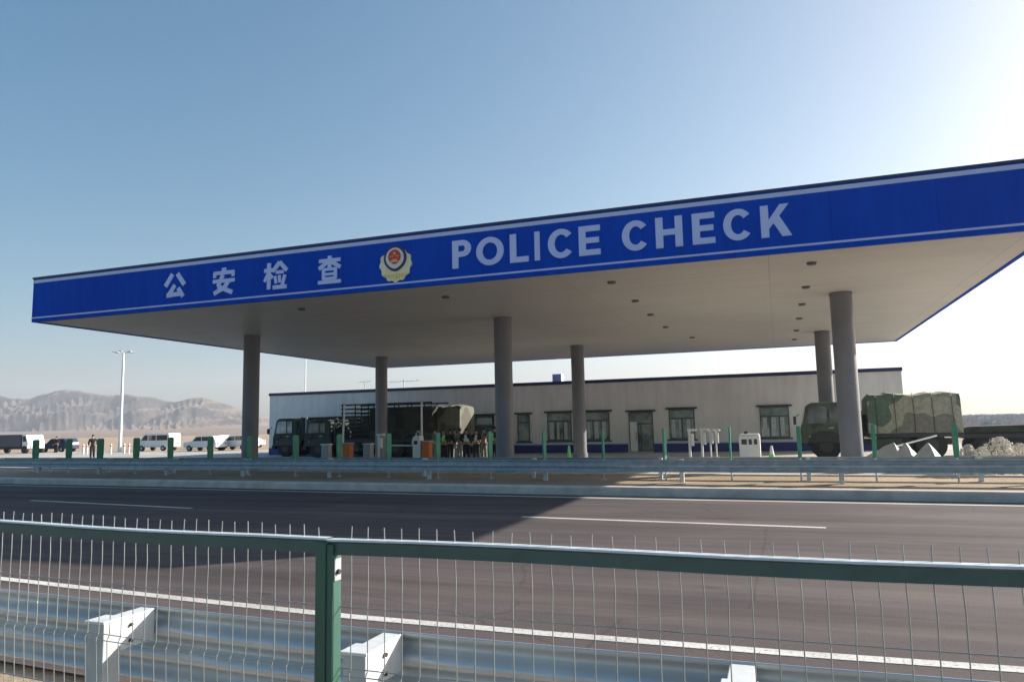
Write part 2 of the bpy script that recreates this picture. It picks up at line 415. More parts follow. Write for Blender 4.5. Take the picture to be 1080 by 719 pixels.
# ------------------------------------------------------------------ anti-glare plates on the median
gx = [38, 73, 106, 144, 180, 222, 263, 312, 358, 410, 462, 517, 574, 636, 701, 770, 843, 922, 1008]
proto = None
for i, u in enumerate(gx):
    # intersect the view line with the middle of the median
    y = 22; x = 0
    for _ in range(8):
        x = xat(u, y); y = rail(x) + .5
    if proto is None:
        t = thing('antiglare_plate', '', 'glare screen', (0, 0, 0), 0, 'green anti-glare plates along the median')
        b = MB(); out = [(-.13, .8), (.13, .8), (.155, 1.0), (.155, 1.60), (.12, 1.66), (-.12, 1.66), (-.155, 1.60), (-.155, 1.0)]
        b.prism(out, 'x', -.025, .025); b.build('plate', M['glare'], t, bevel=.008)
        b = MB(); b.cyl((0, 0, .12), (0, 0, .80), .024); b.box((-.07, -.07, .172), (.07, .07, .19)); b.build('post', M['galvpost'], t)
        proto = o = t
    else: o = dup(proto)
    o.location = (x, y, 0); o.rotation_euler = (0, 0, math.radians(random.uniform(-7, 7)) + (.12 if i > 15 else 0))
    names = {0: 'leftmost green plate on the median, beside the white truck cab', 1: 'second green plate from the left, right of the navy car', 2: 'green plate right beside the person in black and red on the left',
        3: 'green plate at the rear end of the white van', 4: 'green plate at the front end of the white van', 5: 'green plate between the two white cars on the left',
        6: 'green plate in front of the leftmost canopy column', 7: 'green plate in front of the grey cab of the leftmost army truck', 8: 'green plate next to the left orange cabinet',
        9: 'green plate between the grey cabinet and the white ticket machine', 10: 'green plate in front of the leftmost people of the group', 11: 'green plate in front of the rightmost people of the group',
        12: 'green plate right of the middle front column, before the blue wall band', 13: 'green plate left of the open glass door of the building', 14: 'green plate before the window left of the white camera poles',
        15: 'green plate between the white camera poles and the white booth', 16: 'green plate in front of the nose of the right camouflage truck', 17: 'green plate just right of the right front column, by the pale tarpaulins', 18: 'rightmost green plate, below the rear of the camouflage truck'}
    o['label'] = names[i]

# ------------------------------------------------------------------ canopy
hh = 4.4; ZU = H + hh; ZTOP = ZU + 1.76
CX0, CX1, CY0, CY1 = -27.05, 6.65, 20.37, 47.1
cp = thing('canopy', 'huge flat checkpoint canopy with blue fascia lettered POLICE CHECK on six grey columns', 'canopy', (0, 0, 0))
b = MB(); b.box((CX0 + .12, CY0 + .12, ZU + .03), (CX1 - .12, CY1 - .12, ZU + .09)); b.build('soffit', M['soffit'], cp)
b = MB(); b.box((CX0 + .12, CY0 + .12, ZTOP - .3), (CX1 - .12, CY1 - .12, ZTOP - .2)); b.build('roof', M['gray'], cp)
def fascia(p0, p1):
    b = MB(); b.box(p0, p1); return b.build('fascia', M['blue'], cp)
fascia((CX0, CY0, ZU), (CX1, CY0 + .115, ZTOP - .08)); fascia((CX0, CY1 - .115, ZU), (CX1, CY1, ZTOP - .08))
fascia((CX0, CY0 + .118, ZU), (CX0 + .115, CY1 - .118, ZTOP - .08)); fascia((CX1 - .115, CY0 + .118, ZU), (CX1, CY1 - .118, ZTOP - .08))
b = MB()
b.box((CX0 - .03, CY0 - .03, ZTOP - .078), (CX1 + .03, CY0 + .14, ZTOP)); b.box((CX0 - .03, CY1 - .14, ZTOP - .078), (CX1 + .03, CY1 + .03, ZTOP))
b.box((CX0 - .03, CY0 + .142, ZTOP - .078), (CX0 + .14, CY1 - .142, ZTOP)); b.box((CX1 - .14, CY0 + .142, ZTOP - .078), (CX1 + .03, CY1 - .142, ZTOP))
b.build('coping', M['navy'], cp)
for z0, z1 in ((ZTOP - .235, ZTOP - .115), (ZU + .135, ZU + .19)):
    b = MB(); b.box((CX0 - .006, CY0 - .008, z0), (CX1 + .006, CY0 - .002, z1)); b.box((CX0 - .008, CY0 - .002, z0), (CX0 - .002, CY1, z1)); b.box((CX1 + .002, CY0 - .002, z0), (CX1 + .008, CY1, z1))
    b.build('stripe', M['stripe'], cp)
# columns are parts of the canopy
for cx in (-5.18, -2.355, .525):
    for cy in (6.35, 9.06):
        X, Y = cx * hh, cy * hh
        c = MB(); c.cyl((X, Y, 0), (X, Y, ZU + .04), .365, n=40, cap=False); co = c.build('column', M['column'], cp)
        c = MB(); c.cyl((X, Y, ZU - .05), (X, Y, ZU + .02), .38, n=40); c.build('collar', M['column'], co)
        c = MB(); c.cyl((X, Y, 0), (X, Y, .30), .41, n=32); c.build('plinth', M['column'], co)
# downlights
lights = [(856, 278), (850, 303), (846, 321), (843, 336), (840, 348.5), (838, 358), (470, 313.5), (645, 298), (670, 317.5), (686, 332), (702, 345), (318, 326), (730, 356)]
for u, v in lights:
    p = gz(u, v, ZU)
    c = MB(); c.cyl((p.x, p.y, ZU - .035), (p.x, p.y, ZU + .028), .12, .14, n=20); l = c.build('downlight', M['lampgrey'], cp)
# lettering
HAN = {
 '公': [((.36, 1), (.02, .50), .15), ((.60, 1), (.97, .50), .15), ((.50, .52), (.17, .08), .14), ((.10, .10), (.86, .14), .14), ((.66, .38), (.92, .0), .14)],
 '安': [((.5, 1.02), (.5, .86), .15), ((.03, .82), (.97, .82), .11), ((.08, .84), (.08, .64), .11), ((.92, .84), (.92, .64), .11), ((.0, .49), (1, .49), .11),
        ((.46, .74), (.24, .27), .13), ((.24, .28), (.90, .0), .13), ((.74, .48), (.52, .20), .13), ((.54, .21), (.06, .0), .13)],
 '检': [((.0, .72), (.40, .72), .11), ((.21, 1), (.21, 0), .12), ((.20, .64), (.02, .30), .10), ((.24, .56), (.38, .42), .10),
        ((.68, 1), (.38, .66), .12), ((.68, 1), (1, .66), .12), ((.52, .62), (.86, .62), .09), ((.48, .48), (.54, .20), .09), ((.67, .50), (.70, .22), .09), ((.92, .50), (.80, .10), .10), ((.40, .05), (1, .05), .11)],
 '查': [((.03, .85), (.97, .85), .10), ((.5, 1.02), (.5, .58), .12), ((.46, .82), (.03, .56), .11), ((.54, .82), (.97, .56), .11),
        ((.22, .52), (.78, .52), .08), ((.24, .335), (.76, .335), .07), ((.22, .17), (.78, .17), .08), ((.24, .56), (.24, .14), .10), ((.76, .56), (.76, .14), .10), ((.0, .04), (1, .04), .10)]}
def han(ch, box):
    x0, x1, z0, z1 = box; W = x1 - x0; Hh = z1 - z0; b = MB()
    for k_, (p, q, w) in enumerate(HAN[ch]):
        p = Vector((x0 + p[0] * W, z0 + p[1] * Hh)); q = Vector((x0 + q[0] * W, z0 + q[1] * Hh)); d = (q - p).normalized(); n_ = Vector((-d.y, d.x)) * w * Hh * .68
        b.prism([p + n_, p - n_, q - n_, q + n_], 'y', CY0 - .028 - .0012 * k_, CY0 - .002 - .0003 * k_)
    return b.build('letter', M['letter'], cp)
def stroke_letter(ch, box, name='letter'):
    # heavy grotesque capitals drawn as polygons in a unit box
    x0, x1, z0, z1 = box; W = x1 - x0; Hh = z1 - z0; s = .235 * Hh; b = MB()
    def R(a, b_, c, d): b.box((x0 + a, CY0 - .03, z0 + b_), (x0 + c, CY0 - .002, z0 + d))
    def P(pts): b.prism([(x0 + p[0], z0 + p[1]) for p in pts], 'y', CY0 - .03, CY0 - .002)
    def arc(cx, cz, rx, rz, ix, iz, a0, a1, n=28):
        for k_ in range(n):
            t0 = math.radians(a0 + (a1 - a0) * k_ / n); t1 = math.radians(a0 + (a1 - a0) * (k_ + 1) / n)
            P([(cx + rx * math.cos(t0), cz + rz * math.sin(t0)), (cx + rx * math.cos(t1), cz + rz * math.sin(t1)), (cx + ix * math.cos(t1), cz + iz * math.sin(t1)), (cx + ix * math.cos(t0), cz + iz * math.sin(t0))])
    hb = s * .82
    if ch == 'I': R(0, 0, W, Hh)
    if ch == 'L': R(0, 0, s, Hh); R(s, 0, W, hb)
    if ch == 'E': R(0, 0, s, Hh); R(s, 0, W, hb); R(s, Hh - hb, W, Hh); R(s, Hh / 2 - hb * .45, W * .94, Hh / 2 + hb * .5)
    if ch == 'H': R(0, 0, s, Hh); R(W - s, 0, W, Hh); R(s, Hh / 2 - hb * .5, W - s, Hh / 2 + hb * .5)
    if ch == 'O': arc(W / 2, Hh / 2, W / 2, Hh / 2, W / 2 - s, Hh / 2 - hb, 0, 360, 40)
    if ch == 'C': arc(W * .52, Hh / 2, W * .52, Hh / 2, W * .52 - s, Hh / 2 - hb, 38, 322, 34)
    if ch == 'P':
        R(0, 0, s, Hh); R(s, Hh - hb, W * .55, Hh); R(s, Hh * .40, W * .55, Hh * .40 + hb)
        arc(W * .55, Hh * .70, W * .45, Hh * .30, W * .45 - s, Hh * .30 - hb, -90, 90, 16)
    if ch == 'K':
        R(0, 0, s, Hh); P([(s, Hh * .26), (s, Hh * .54), (W * .68, Hh), (W * .99, Hh)]); b.prism([(x0 + p[0], z0 + p[1]) for p in [(W * .36, Hh * .56), (W * .60, Hh * .72), (W * 1.05, 0), (W * .72, 0)]], 'y', CY0 - .032, CY0 - .003)
    return b.build(name, M['letter'], cp)
L = [('P', 477.3, 497.2), ('O', 502.6, 531.5), ('L', 538, 557.5), ('I', 564, 569.5), ('C', 578, 605), ('E', 610.6, 633.3), ('C', 656, 684), ('H', 691.5, 720), ('E', 730, 754), ('C', 762.6, 793), ('K', 802, 833)]
for ch, u0, u1 in L:
    vb = 284.1 + (247 - 284.1) * ((u0 + u1) / 2 - 478) / (834 - 478); vt = 256 + (213.4 - 256) * ((u0 + u1) / 2 - 477.3) / (830 - 477.3)
    vm = (vb + vt) / 2
    a = gy(u0, vm, CY0).x; c = gy(u1, vm, CY0).x
    stroke_letter(ch, (a, c, ZU + .45, ZU + 1.32))
for ch, u0, u1, v0, v1 in (('公', 174.6, 195.6, 289, 313.5), ('安', 225, 248, 283, 309), ('检', 279, 303, 277, 304.5), ('查', 336, 360, 270.5, 298.5)):
    vm = (v0 + v1) / 2; um = (u0 + u1) / 2
    a = gy(u0, vm, CY0).x; c = gy(u1, vm, CY0).x; z1 = gy(um, v0, CY0).z; z0 = gy(um, v1, CY0).z
    han(ch, (a, c, z0, z1))
# emblem
ec = gy(417.8, 278.3, CY0); R0 = .60
def disc(name, m, pts, d0, d1, parent):
    b = MB(); b.prism([(ec.x + p[0], ec.z + p[1]) for p in pts], 'y', CY0 - d1, CY0 - d0); return b.build(name, m, parent)
wre = []
for i in range(96):
    a = 2 * math.pi * i / 96 - math.pi / 2; r = R0 * (1 + .045 * math.cos(13 * (a + math.pi / 2))); z = r * math.sin(a)
    if z > 0: r *= 1 - .28 * (math.sin(a)) ** 2 * (1 if abs(math.cos(a)) > .0 else 0)
    wre.append((r * math.cos(a) * .93, r * math.sin(a) * 1.0 + .02))
em = disc('emblem', M['palegold'], wre, .002, .05, cp)
shield = [(.40 * math.cos(t) * (1 if math.sin(t) > 0 else 1 - .2 * math.sin(t) ** 2), .17 + .42 * math.sin(t)) for t in [2 * math.pi * i / 40 for i in range(40)]]
disc('shield', M['navy'], shield, .052, .08, em)
disc('shield_rim', M['embwhite'], [(x * .80, .16 + (z - .16) * .80) for x, z in shield], .082, .10, em)
disc('shield_field', M['embred'], [(x * .55, .20 + (z - .16) * .56) for x, z in shield], .102, .115, em)
b = MB()
def star(cx, cz, r):
    pts = [(ec.x + cx + (r if k_ % 2 == 0 else r * .42) * math.cos(math.pi / 2 + k_ * math.pi / 5), ec.z + cz + (r if k_ % 2 == 0 else r * .42) * math.sin(math.pi / 2 + k_ * math.pi / 5)) for k_ in range(10)]
    b.prism(pts, 'y', CY0 - .13, CY0 - .117)
star(0, .31, .062)
for a in (-.13, -.07, .07, .13): star(a, .24 - abs(a) * .2, .028)
b.box((ec.x - .13, CY0 - .13, ec.z + .04), (ec.x + .13, CY0 - .117, ec.z + .08)); b.box((ec.x - .09, CY0 - .13, ec.z + .10), (ec.x + .09, CY0 - .117, ec.z + .125))
b.build('stars_and_gate', M['gold'], em)
b = MB()
for k_ in range(7):
    w = .30 - .02 * abs(k_ - 3); b.box((ec.x - .36 + .12 * k_ - .045, CY0 - .07, ec.z - .50 + .028 * abs(k_ - 3)), (ec.x - .36 + .12 * k_ + .045, CY0 - .052, ec.z - .33))
b.build('ribbon', M['gold'], em)

# ------------------------------------------------------------------ checkpoint building
BY = 48.0; BH = 4.76; BX0, BX1 = -37.35, 6.9
bd = thing('checkpoint_building', 'long low white panel building with blue base band behind the canopy', 'building', (0, 0, 0))
b = MB(); b.box((BX0, BY, 0), (BX1, BY + 11, BH - .2)); b.build('wall', M['wall'], bd)
b = MB(); b.box((BX0 - .06, BY - .06, BH - .198), (BX1 + .06, BY + 11.06, BH + .02)); b.build('parapet', M['navy'], bd)
def seg(skips, z0, z1, d, m, name):
    xs = [BX0] + [v for s_ in skips for v in s_] + [BX1]
    b = MB()
    for a, c in zip(xs[::2], xs[1::2]):
        if c > a: b.box((a, BY - d, z0), (c, BY - .002, z1))
    return b.build(name, m, bd)
doors = [(xat(500, BY), xat(522, BY)), (xat(662.5, BY), xat(690, BY))]
seg(doors, .0, .53, .03, M['band'], 'base_band'); seg(doors, .532, .60, .035, M['stripe'], 'band_stripe')
def window(u0, u1, z0, z1, bays, curtain=False, lintel=True, door=False):
    x0, x1 = xat(u0, BY, 450), xat(u1, BY, 450)
    f = MB(); th = .055
    f.box((x0, BY - .05, z0), (x0 + th, BY - .003, z1)); f.box((x1 - th, BY - .05, z0), (x1, BY - .003, z1))
    f.box((x0 + th, BY - .05, z0), (x1 - th, BY - .003, z0 + th)); f.box((x0 + th, BY - .05, z1 - th), (x1 - th, BY - .003, z1))
    zt = z0 + (z1 - z0) * .70; f.box((x0 + th, BY - .052, zt - .04), (x1 - th, BY - .003, zt + .04))
    for i in range(1, bays):
        xm = x0 + (x1 - x0) * i / bays; f.box((xm - .035, BY - .048, z0 + th), (xm + .035, BY - .003, zt - .04))
    fr = f.build('door' if door else 'window', M['frame'], bd)
    gmb = MB(); gmb.box((x0 + th, BY - .02, z0 + th), (x1 - th, BY - .004, z1 - th)); gmb.build('pane', M['glass'], fr)
    if curtain:
        c = MB(); n_ = 3
        for i in range(n_):
            xa = x0 + .1 + (x1 - x0 - .2) * (i + .12) / n_; xb = x0 + .1 + (x1 - x0 - .2) * (i + .12 + random.uniform(.35, .6)) / n_
            c.box((xa, BY - .026, z0 + .1), (xb, BY - .022, zt - .08))
        c.build('curtain', M['curtain'], fr)
    if lintel:
        l = MB(); l.box((x0 - .18, BY - .16, z1 + .01), (x1 + .18, BY - .003, z1 + .12)); l.build('lintel', M['dark'], fr)
        if not door:
            l = MB(); l.box((x0 - .14, BY - .11, z0 - .10), (x1 + .14, BY - .003, z0 - .01)); l.build('sill', M['frame'], fr)
    return fr
window(546, 559, .78, 2.62, 1); window(577.5, 603, .80, 2.66, 3, True); window(617, 643, .80, 2.66, 3, True)
window(706, 733, .80, 2.68, 2, True); window(802, 833, .82, 2.68, 3, True)
# left open doorway with a bright fanlight
d1 = window(501, 521.5, .05, 2.60, 3, False, True, True)
x0, x1 = xat(503.5, BY, 450), xat(519, BY, 450)
b = MB(); b.box((x0, BY - .03, 2.0), (x1, BY - .022, 2.44)); b.build('fanlight', M['curtain'], d1)
# right doorway: dark leaf and a pale open glass leaf
d2 = window(663.5, 689, .05, 2.58, 2, False, True, True)
xa, xb = xat(666, BY, 460), xat(673.5, BY, 460)
b = MB(); b.box((xa, BY - .40, .08), (xb, BY - .36, 1.95)); b.build('open_leaf', M['white'], d2)
b = MB(); b.cyl((xb - .08, BY - .43, .8), (xb - .08, BY - .43, 1.3), .02); b.build('handle', M['dark'], d2)
p = gy(588, 397, BY + 1)
b = MB(); b.box((p.x - .32, BY + .8, BH + .0), (p.x + .32, BY + 1.5, BH + .58)); b.build('roof_cabinet', M['galvpost'], bd, bevel=.02)
b = MB(); q = gy(571, 414, BY); b.box((q.x - .14, BY - .12, q.z - .08), (q.x + .14, BY - .003, q.z + .08)); b.build('wall_lamp', M['white'], bd, bevel=.01)
# roof antennas
a = thing('roof_antenna', 'thin wire antennas with long booms on the building roof behind the left rear column', 'antenna')
for u0, u1, v in ((378, 392, 402.5), (410, 442, 402.5)):
    p0 = gy(u0, v, BY + 3); p1 = gy(u1, v - .6, BY + 3); xm = (p0.x + p1.x) / 2
    b = MB(); b.cyl((xm, BY + 3, BH - .1), (xm, BY + 3, p0.z + .12), .03); b.build('mast', M['galvpost'], a)
    b = MB(); b.cyl((p0.x, BY + 3, p0.z), (p1.x, BY + 3, p0.z), .022)
    nn = int((p1.x - p0.x) / .28)
    for i in range(nn):
        xx = p0.x + .14 + i * .28; b.cyl((xx, BY + 2.7, p0.z), (xx, BY + 3.3, p0.z + .02), .012, n=5); b.cyl((xx, BY + 3, p0.z - .13), (xx, BY + 3, p0.z + .13), .012, n=5)
    b.build('boom', M['galvpost'], a)

# ------------------------------------------------------------------ lamp posts
def lamp_post(label, X, Y, h, arms=6, r=.09):
    t = thing('lamp_post', label, 'lamp post', (X, Y, 0))
    b = MB(); b.cyl((0, 0, 0), (0, 0, h), r * 1.5, r * .8, n=14); b.build('pole', M['pole'], t)
    if arms:
        b = MB()
        for k_ in range(arms):
            a_ = 2 * math.pi * k_ / arms; b.cyl((0, 0, h - .1), (.75 * math.cos(a_), .75 * math.sin(a_), h + .05), .03, n=6)
        b.build('bracket', M['galvpost'], t)
        for k_ in range(arms):
            a_ = 2 * math.pi * k_ / arms; c_, s_ = math.cos(a_), math.sin(a_)
            b = MB(); b.box((.62, -.14, h + .02), (1.1, .14, h + .12), rot=Matrix.Rotation(a_, 3, 'Z'), piv=(0, 0, h)); b.build('lamp_head', M['gray'], t, bevel=.02)
    return t
P = gy(126, 479, 60)
lamp_post('tall white high-mast lamp post in front of the hills on the left', P.x, 60, gy(128, 372, 60).z, 6, .13)
P = gy(322, 410, 70)
lamp_post('slim white mast rising behind the left end of the building roof', P.x, 70, gy(322, 372, 70).z + 2, 2, .06)

# ------------------------------------------------------------------ vehicles
def wheel(parent, x, y, r, w, side, hubm='hub'):
    b = MB(); s_ = side
    b.cyl((x, y, r), (x, y + s_ * w, r), r, n=28); o = b.build('wheel', M['tyre'], parent, bevel=.03)
    b = MB(); yo = y if s_ > 0 else y; b.cyl((x, y - .012 * s_, r), (x, y + .02 * s_, r), r * .46, n=20); b.cyl((x, y - .05 * s_, r), (x, y - .012 * s_, r), r * .2, n=12); b.build('rim', M[hubm], o)
    return o
def military_truck(X, Y, label, length, boxz, canvas, cabmat, style, group=None, cabz=2.6):
    """vehicle facing -x, near side at y=0"""
    t = thing('military_truck', label, 'truck', (X, Y, 0), 0, group); W = 2.4
    # cab
    b = MB(); pts = [(0, .75), (0, 1.35), (.10, 1.62), (.30, cabz - .14), (.50, cabz), (1.85, cabz), (2.05, cabz - .15), (2.1, .75)]
    b.prism(pts, 'y', 0, W); cab = b.build('cab', cabmat, t, bevel=.05)
    b = MB(); b.prism([(.26, 1.66), (.44, cabz - .20), (1.15, cabz - .20), (1.15, 1.66)], 'y', -.012, -.001); b.prism([(1.25, 1.68), (1.25, cabz - .22), (1.62, cabz - .22), (1.62, 1.68)], 'y', -.012, -.001)
    b.build('side_window', M['paleglass'] if style == 'van' else M['cabglass'], cab)
    b = MB(); ys = ((.15, W / 2 - .05), (W / 2 + .05, W - .15))
    for y0, y1 in ys:
        b.add([(.085, y0, 1.66), (.085, y1, 1.66), (.265, y1, cabz - .18), (.265, y0, cabz - .18)], [(0, 1, 2, 3)])
        b.add([(.105, y0, 1.66), (.105, y1, 1.66), (.275, y1, cabz - .18), (.275, y0, cabz - .18)], [(0, 1, 2, 3)])
    b.build('windscreen', M['carglass'], cab)
    b = MB(); b.cyl((-.22, -.16, 1.95), (-.05, .0, 2.1), .02, n=6); b.box((-.30, -.26, 1.62), (-.18, -.10, 2.0)); b.build('mirror', M['dark'], cab)
    b = MB(); b.box((-.12, .05, .55), (.12, W - .05, .82)); b.build('bumper', M['dark'], t, bevel=.03)
    for yy in (.3, W - .3):
        b = MB(); b.cyl((-.05, yy, 1.05), (.0, yy, 1.05), .12, n=14); b.build('headlight', M['embwhite'], t)
    b = MB(); b.box((.35, -.02, 1.05), (.75, -.001, 1.10)); b.box((1.2, -.03, 1.42), (1.4, -.001, 1.47)); b.build('handle', M['galvpost'], cab)
    b = MB()
    b.prism([(.25 + .0, .78), (.42, 1.12), (.75, 1.30), (1.35, 1.30), (1.68, 1.12), (1.85, .78)], 'y', -.03, .35); b.build('mudguard', M['dark'], t, bevel=.03)
    b = MB(); b.box((.3, .75, .62), (length - .2, 1.0, .9)); b.box((.3, 1.4, .62), (length - .2, 1.65, .9)); b.build('chassis', M['dark'], t)
    # gear between cab and body
    b = MB(); b.cyl((2.32, .12, .9), (2.32, .12, cabz - .1), .07); b.cyl((2.32, .12, cabz - .1), (2.5, .12, cabz + .05), .09); b.cyl((2.6, .3, .9), (2.6, .3, 2.2), .05)
    for z in (1.2, 1.6, 2.0): b.box((2.25, .05, z), (2.72, .4, z + .05))
    b.build('exhaust_stack', M['dark'], t)
    b = MB(); b.cyl((2.58, .6, 1.55), (2.58, .85, 1.55), .52, n=24); b.build('spare_wheel', M['tyre'], t, bevel=.03)
    bx = 2.85
    b = MB(); b.box((bx, .0, .98), (length, W, 1.16)); b.build('bed', M['dark'], t, bevel=.02)
    if style == 'canvas':
        # canvas hood with sagging roof between hoops, tapered sides
        b = MB(); n_ = 26; prof_ = []
        secs = []
        for i in range(n_ + 1):
            u = i / n_; x = bx + (length - bx) * u
            lump = .05 * math.sin(u * 9.3) + .045 * (1 if .22 < u < .44 or .52 < u < .72 else 0) + .02 * math.sin(u * 31)
            top = boxz - .06 + lump
            if u < .02: top -= .12
            j = lambda: random.uniform(-.015, .015)
            secs.append([(x, -.03 + j(), 1.165), (x, .0 + j(), 1.7), (x, .05 + j(), top - .22), (x, .22, top - .03), (x, W / 2, top + .06), (x, W - .22, top - .03), (x, W - .05, top - .22), (x, W + .03, 1.165)])
        m_ = len(secs[0]); b.add([p for s_ in secs for p in s_], [(i * m_ + k_, (i + 1) * m_ + k_, (i + 1) * m_ + k_ + 1, i * m_ + k_ + 1) for i in range(n_) for k_ in range(m_ - 1)])
        b.add(secs[0], [tuple(range(m_))]); b.add(secs[-1], [tuple(range(m_))[::-1]])
        b.build('canvas_cover', canvas, t)
        for q_ in range(5):
            xr = bx + .35 + (length - bx - .7) * q_ / 4; r_ = MB(); pts_ = [(xr, -.045, 1.2), (xr + .02, -.02, 1.7), (xr, .03, boxz - .24), (xr, .2, boxz + .0 + .04)]
            for a_, c_ in zip(pts_, pts_[1:]): r_.cyl(a_, c_, .012, n=5)
            r_.build('rope', M['dark'], t)
    elif style == 'slats':
        b = MB(); nsl = 9
        for k_ in range(nsl):
            z = 1.2 + (boxz - 1.25) * k_ / (nsl - 1)
            b.box((bx, -.02, z), (length, .02, z + .09)); b.box((bx, W - .02, z), (length, W + .02, z + .09)); b.box((bx - .02, .03, z), (bx + .02, W - .03, z + .09))
        x = bx + .05
        while x < length:
            b.box((x, .022, 1.16), (x + .07, .06, boxz + .05)); b.box((x, W - .06, 1.16), (x + .07, W - .022, boxz + .05)); x += .95
        b.build('slatted_sides', M['gray'] if canvas is None else canvas, t)
        b = MB(); b.box((bx + 2.0, .12, 1.17), (length - .05, W - .12, boxz - .25)); b.build('load', M['camod'], t, bevel=.1)
    elif style == 'van':
        b = MB(); b.prism([(bx - .6, 1.165), (bx - .6, boxz - .1), (bx - .4, boxz), (length, boxz + .05), (length, 1.165)], 'y', .0, W); bb = b.build('box_body', canvas, t, bevel=.06)
        b = MB()
        for xx in (bx + .2, bx + 1.3, bx + 2.4):
            if xx + .8 < length: b.box((xx, -.012, boxz - .75), (xx + .8, -.002, boxz - .25))
        b.build('side_window', M['paleglass'], bb)
        b = MB(); b.cyl((bx + .1, -.12, 1.5), (bx + .1, -.12, boxz), .07); b.build('pipe', M['gray'], t)
    rw = .62
    for x in [1.05] + ([length - 2.6, length - 1.25] if length > 6.4 else [length - 1.4]):
        for y, sd in ((.04, 1), (W - .04, -1)): wheel(t, x, y, rw, .32, sd)
    # toolbox + fuel tank
    b = MB(); b.box((bx + .2, .02, .45), (bx + 1.3, .55, .93)); b.build('fuel_tank', M['olive'], t, bevel=.04)
    return t
# right camouflage truck under the canopy edge
military_truck(.95, 36.8, 'camouflage canvas army truck facing left beside the right front column', 6.55, 2.93, M['camo'], M['olive'], 'canvas', None, 2.62)
# dark low trailer behind it
P = gy(1020, 470, 39.5)
t = thing('flatbed_trailer', 'low dark trailer behind the right camouflage truck and the pale shrubs', 'trailer', (7.9, 39.2, 0))
b = MB(); b.box((0, 0, .85), (3.3, 2.3, 1.05)); b.build('deck', M['dark'], t, bevel=.02)
b = MB(); b.prism([(.1, 1.052), (.1, 1.30), (.4, 1.38), (2.7, 1.42), (3.0, 1.40), (3.3, 1.052)], 'y', .1, 2.2); b.build('covered_load', M['camod'], t, bevel=.08)
for x in (.9, 2.2):
    wheel(t, x, .05, .48, .28, 1); wheel(t, x, 2.25, .48, .28, -1)
b = MB(); b.cyl((2.9, .2, 1.3), (2.9, .2, 1.62), .03); b.ball((2.9, .2, 1.66), .06); b.build('marker_lamp', M['dark'], t)
# left convoy
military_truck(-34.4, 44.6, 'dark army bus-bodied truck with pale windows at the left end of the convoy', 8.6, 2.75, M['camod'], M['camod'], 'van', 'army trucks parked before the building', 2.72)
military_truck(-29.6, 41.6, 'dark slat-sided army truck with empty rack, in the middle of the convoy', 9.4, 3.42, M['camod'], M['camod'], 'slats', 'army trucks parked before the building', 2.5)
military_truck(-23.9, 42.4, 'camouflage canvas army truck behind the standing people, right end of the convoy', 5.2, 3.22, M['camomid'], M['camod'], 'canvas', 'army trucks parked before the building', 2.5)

def car(X, Y, rz, label, kind, paint, cat, name):
    t = thing(name, label, cat, (X, Y, 0), rz); t.scale = (.9, .9, .88)
    if kind == 'van':
        Ln, W, pts = 5.0, 1.85, [(0, .45), (0, 1.0), (.35, 1.25), (1.15, 2.0), (1.5, 2.12), (4.85, 2.12), (5.0, 1.9), (5.0, .45)]
        wins = [[(.75, 1.28), (1.32, 1.92), (1.75, 1.92), (1.75, 1.28)], [(1.9, 1.28), (1.9, 1.9), (3.0, 1.9), (3.0, 1.28)], [(3.12, 1.28), (3.12, 1.9), (4.75, 1.9), (4.75, 1.28)]]; front = ((.40, 1.30), (1.13, 1.95))
    elif kind == 'suv':
        Ln, W, pts = 4.6, 1.85, [(0, .4), (0, .9), (.15, 1.02), (1.1, 1.12), (1.75, 1.66), (2.0, 1.72), (4.1, 1.72), (4.5, 1.2), (4.6, .9), (4.6, .4)]
        wins = [[(1.35, 1.14), (1.85, 1.6), (2.55, 1.62), (2.55, 1.14)], [(2.63, 1.14), (2.63, 1.62), (3.9, 1.6), (4.15, 1.16)]]; front = ((1.15, 1.16), (1.73, 1.64))
    else:
        Ln, W, pts = 4.5, 1.75, [(0, .35), (0, .75), (.15, .88), (1.2, .98), (1.85, 1.40), (2.1, 1.45), (3.2, 1.45), (3.9, 1.05), (4.45, .98), (4.5, .35)]
        wins = [[(1.45, 1.0), (1.95, 1.36), (2.6, 1.38), (2.6, 1.0)], [(2.68, 1.0), (2.68, 1.38), (3.15, 1.37), (3.65, 1.03)]]; front = ((1.25, 1.01), (1.83, 1.39))
    b = MB(); b.prism(pts, 'y', 0, W); body = b.build('body', paint, t, bevel=.07)
    for w in wins:
        for ya_, yb_ in ((-.01, -.001), (W + .001, W + .01)):
            b = MB(); b.prism(w, 'y', ya_, yb_); b.build('side_window', M['carglass'], body)
    (x0, z0), (x1, z1) = front
    b = MB(); b.add([(x0 - .02, .2, z0), (x0 - .02, W - .2, z0), (x1 - .02, W - .2, z1), (x1 - .02, .2, z1)], [(0, 1, 2, 3)]); b.build('windscreen', M['carglass'], body)
    for yy in (.12, W - .42):
        b = MB(); b.box((-.015, yy, .66), (.0 - .002, yy + .3, .82)); b.build('headlight', M['embwhite'], body)
        b = MB(); b.box((Ln + .002, yy, .75), (Ln + .015, yy + .2, .95)); b.build('tail_light', M['red'], body)
    for x in (.85, Ln - .9):
        wheel(t, x, .0 - .01, .34, .22, 1, 'galvpost'); wheel(t, x, W + .01, .34, .22, -1, 'galvpost')
    return t
def gpos(u, v): return gz(u, v, 0)
p = gpos(144, 482); car(xat(143.5, 62), 62, 0, 'white van with dark side windows, under the tall lamp post to its right', 'van', M['carwhite'], 'van', 'parked_van')['label'] = 'white van with a dark side window right of the tall lamp post'
car(xat(193, 60), 60, 0, 'white off-road car between the white van and the next green plate', 'suv', M['carwhite'], 'car', 'parked_car')
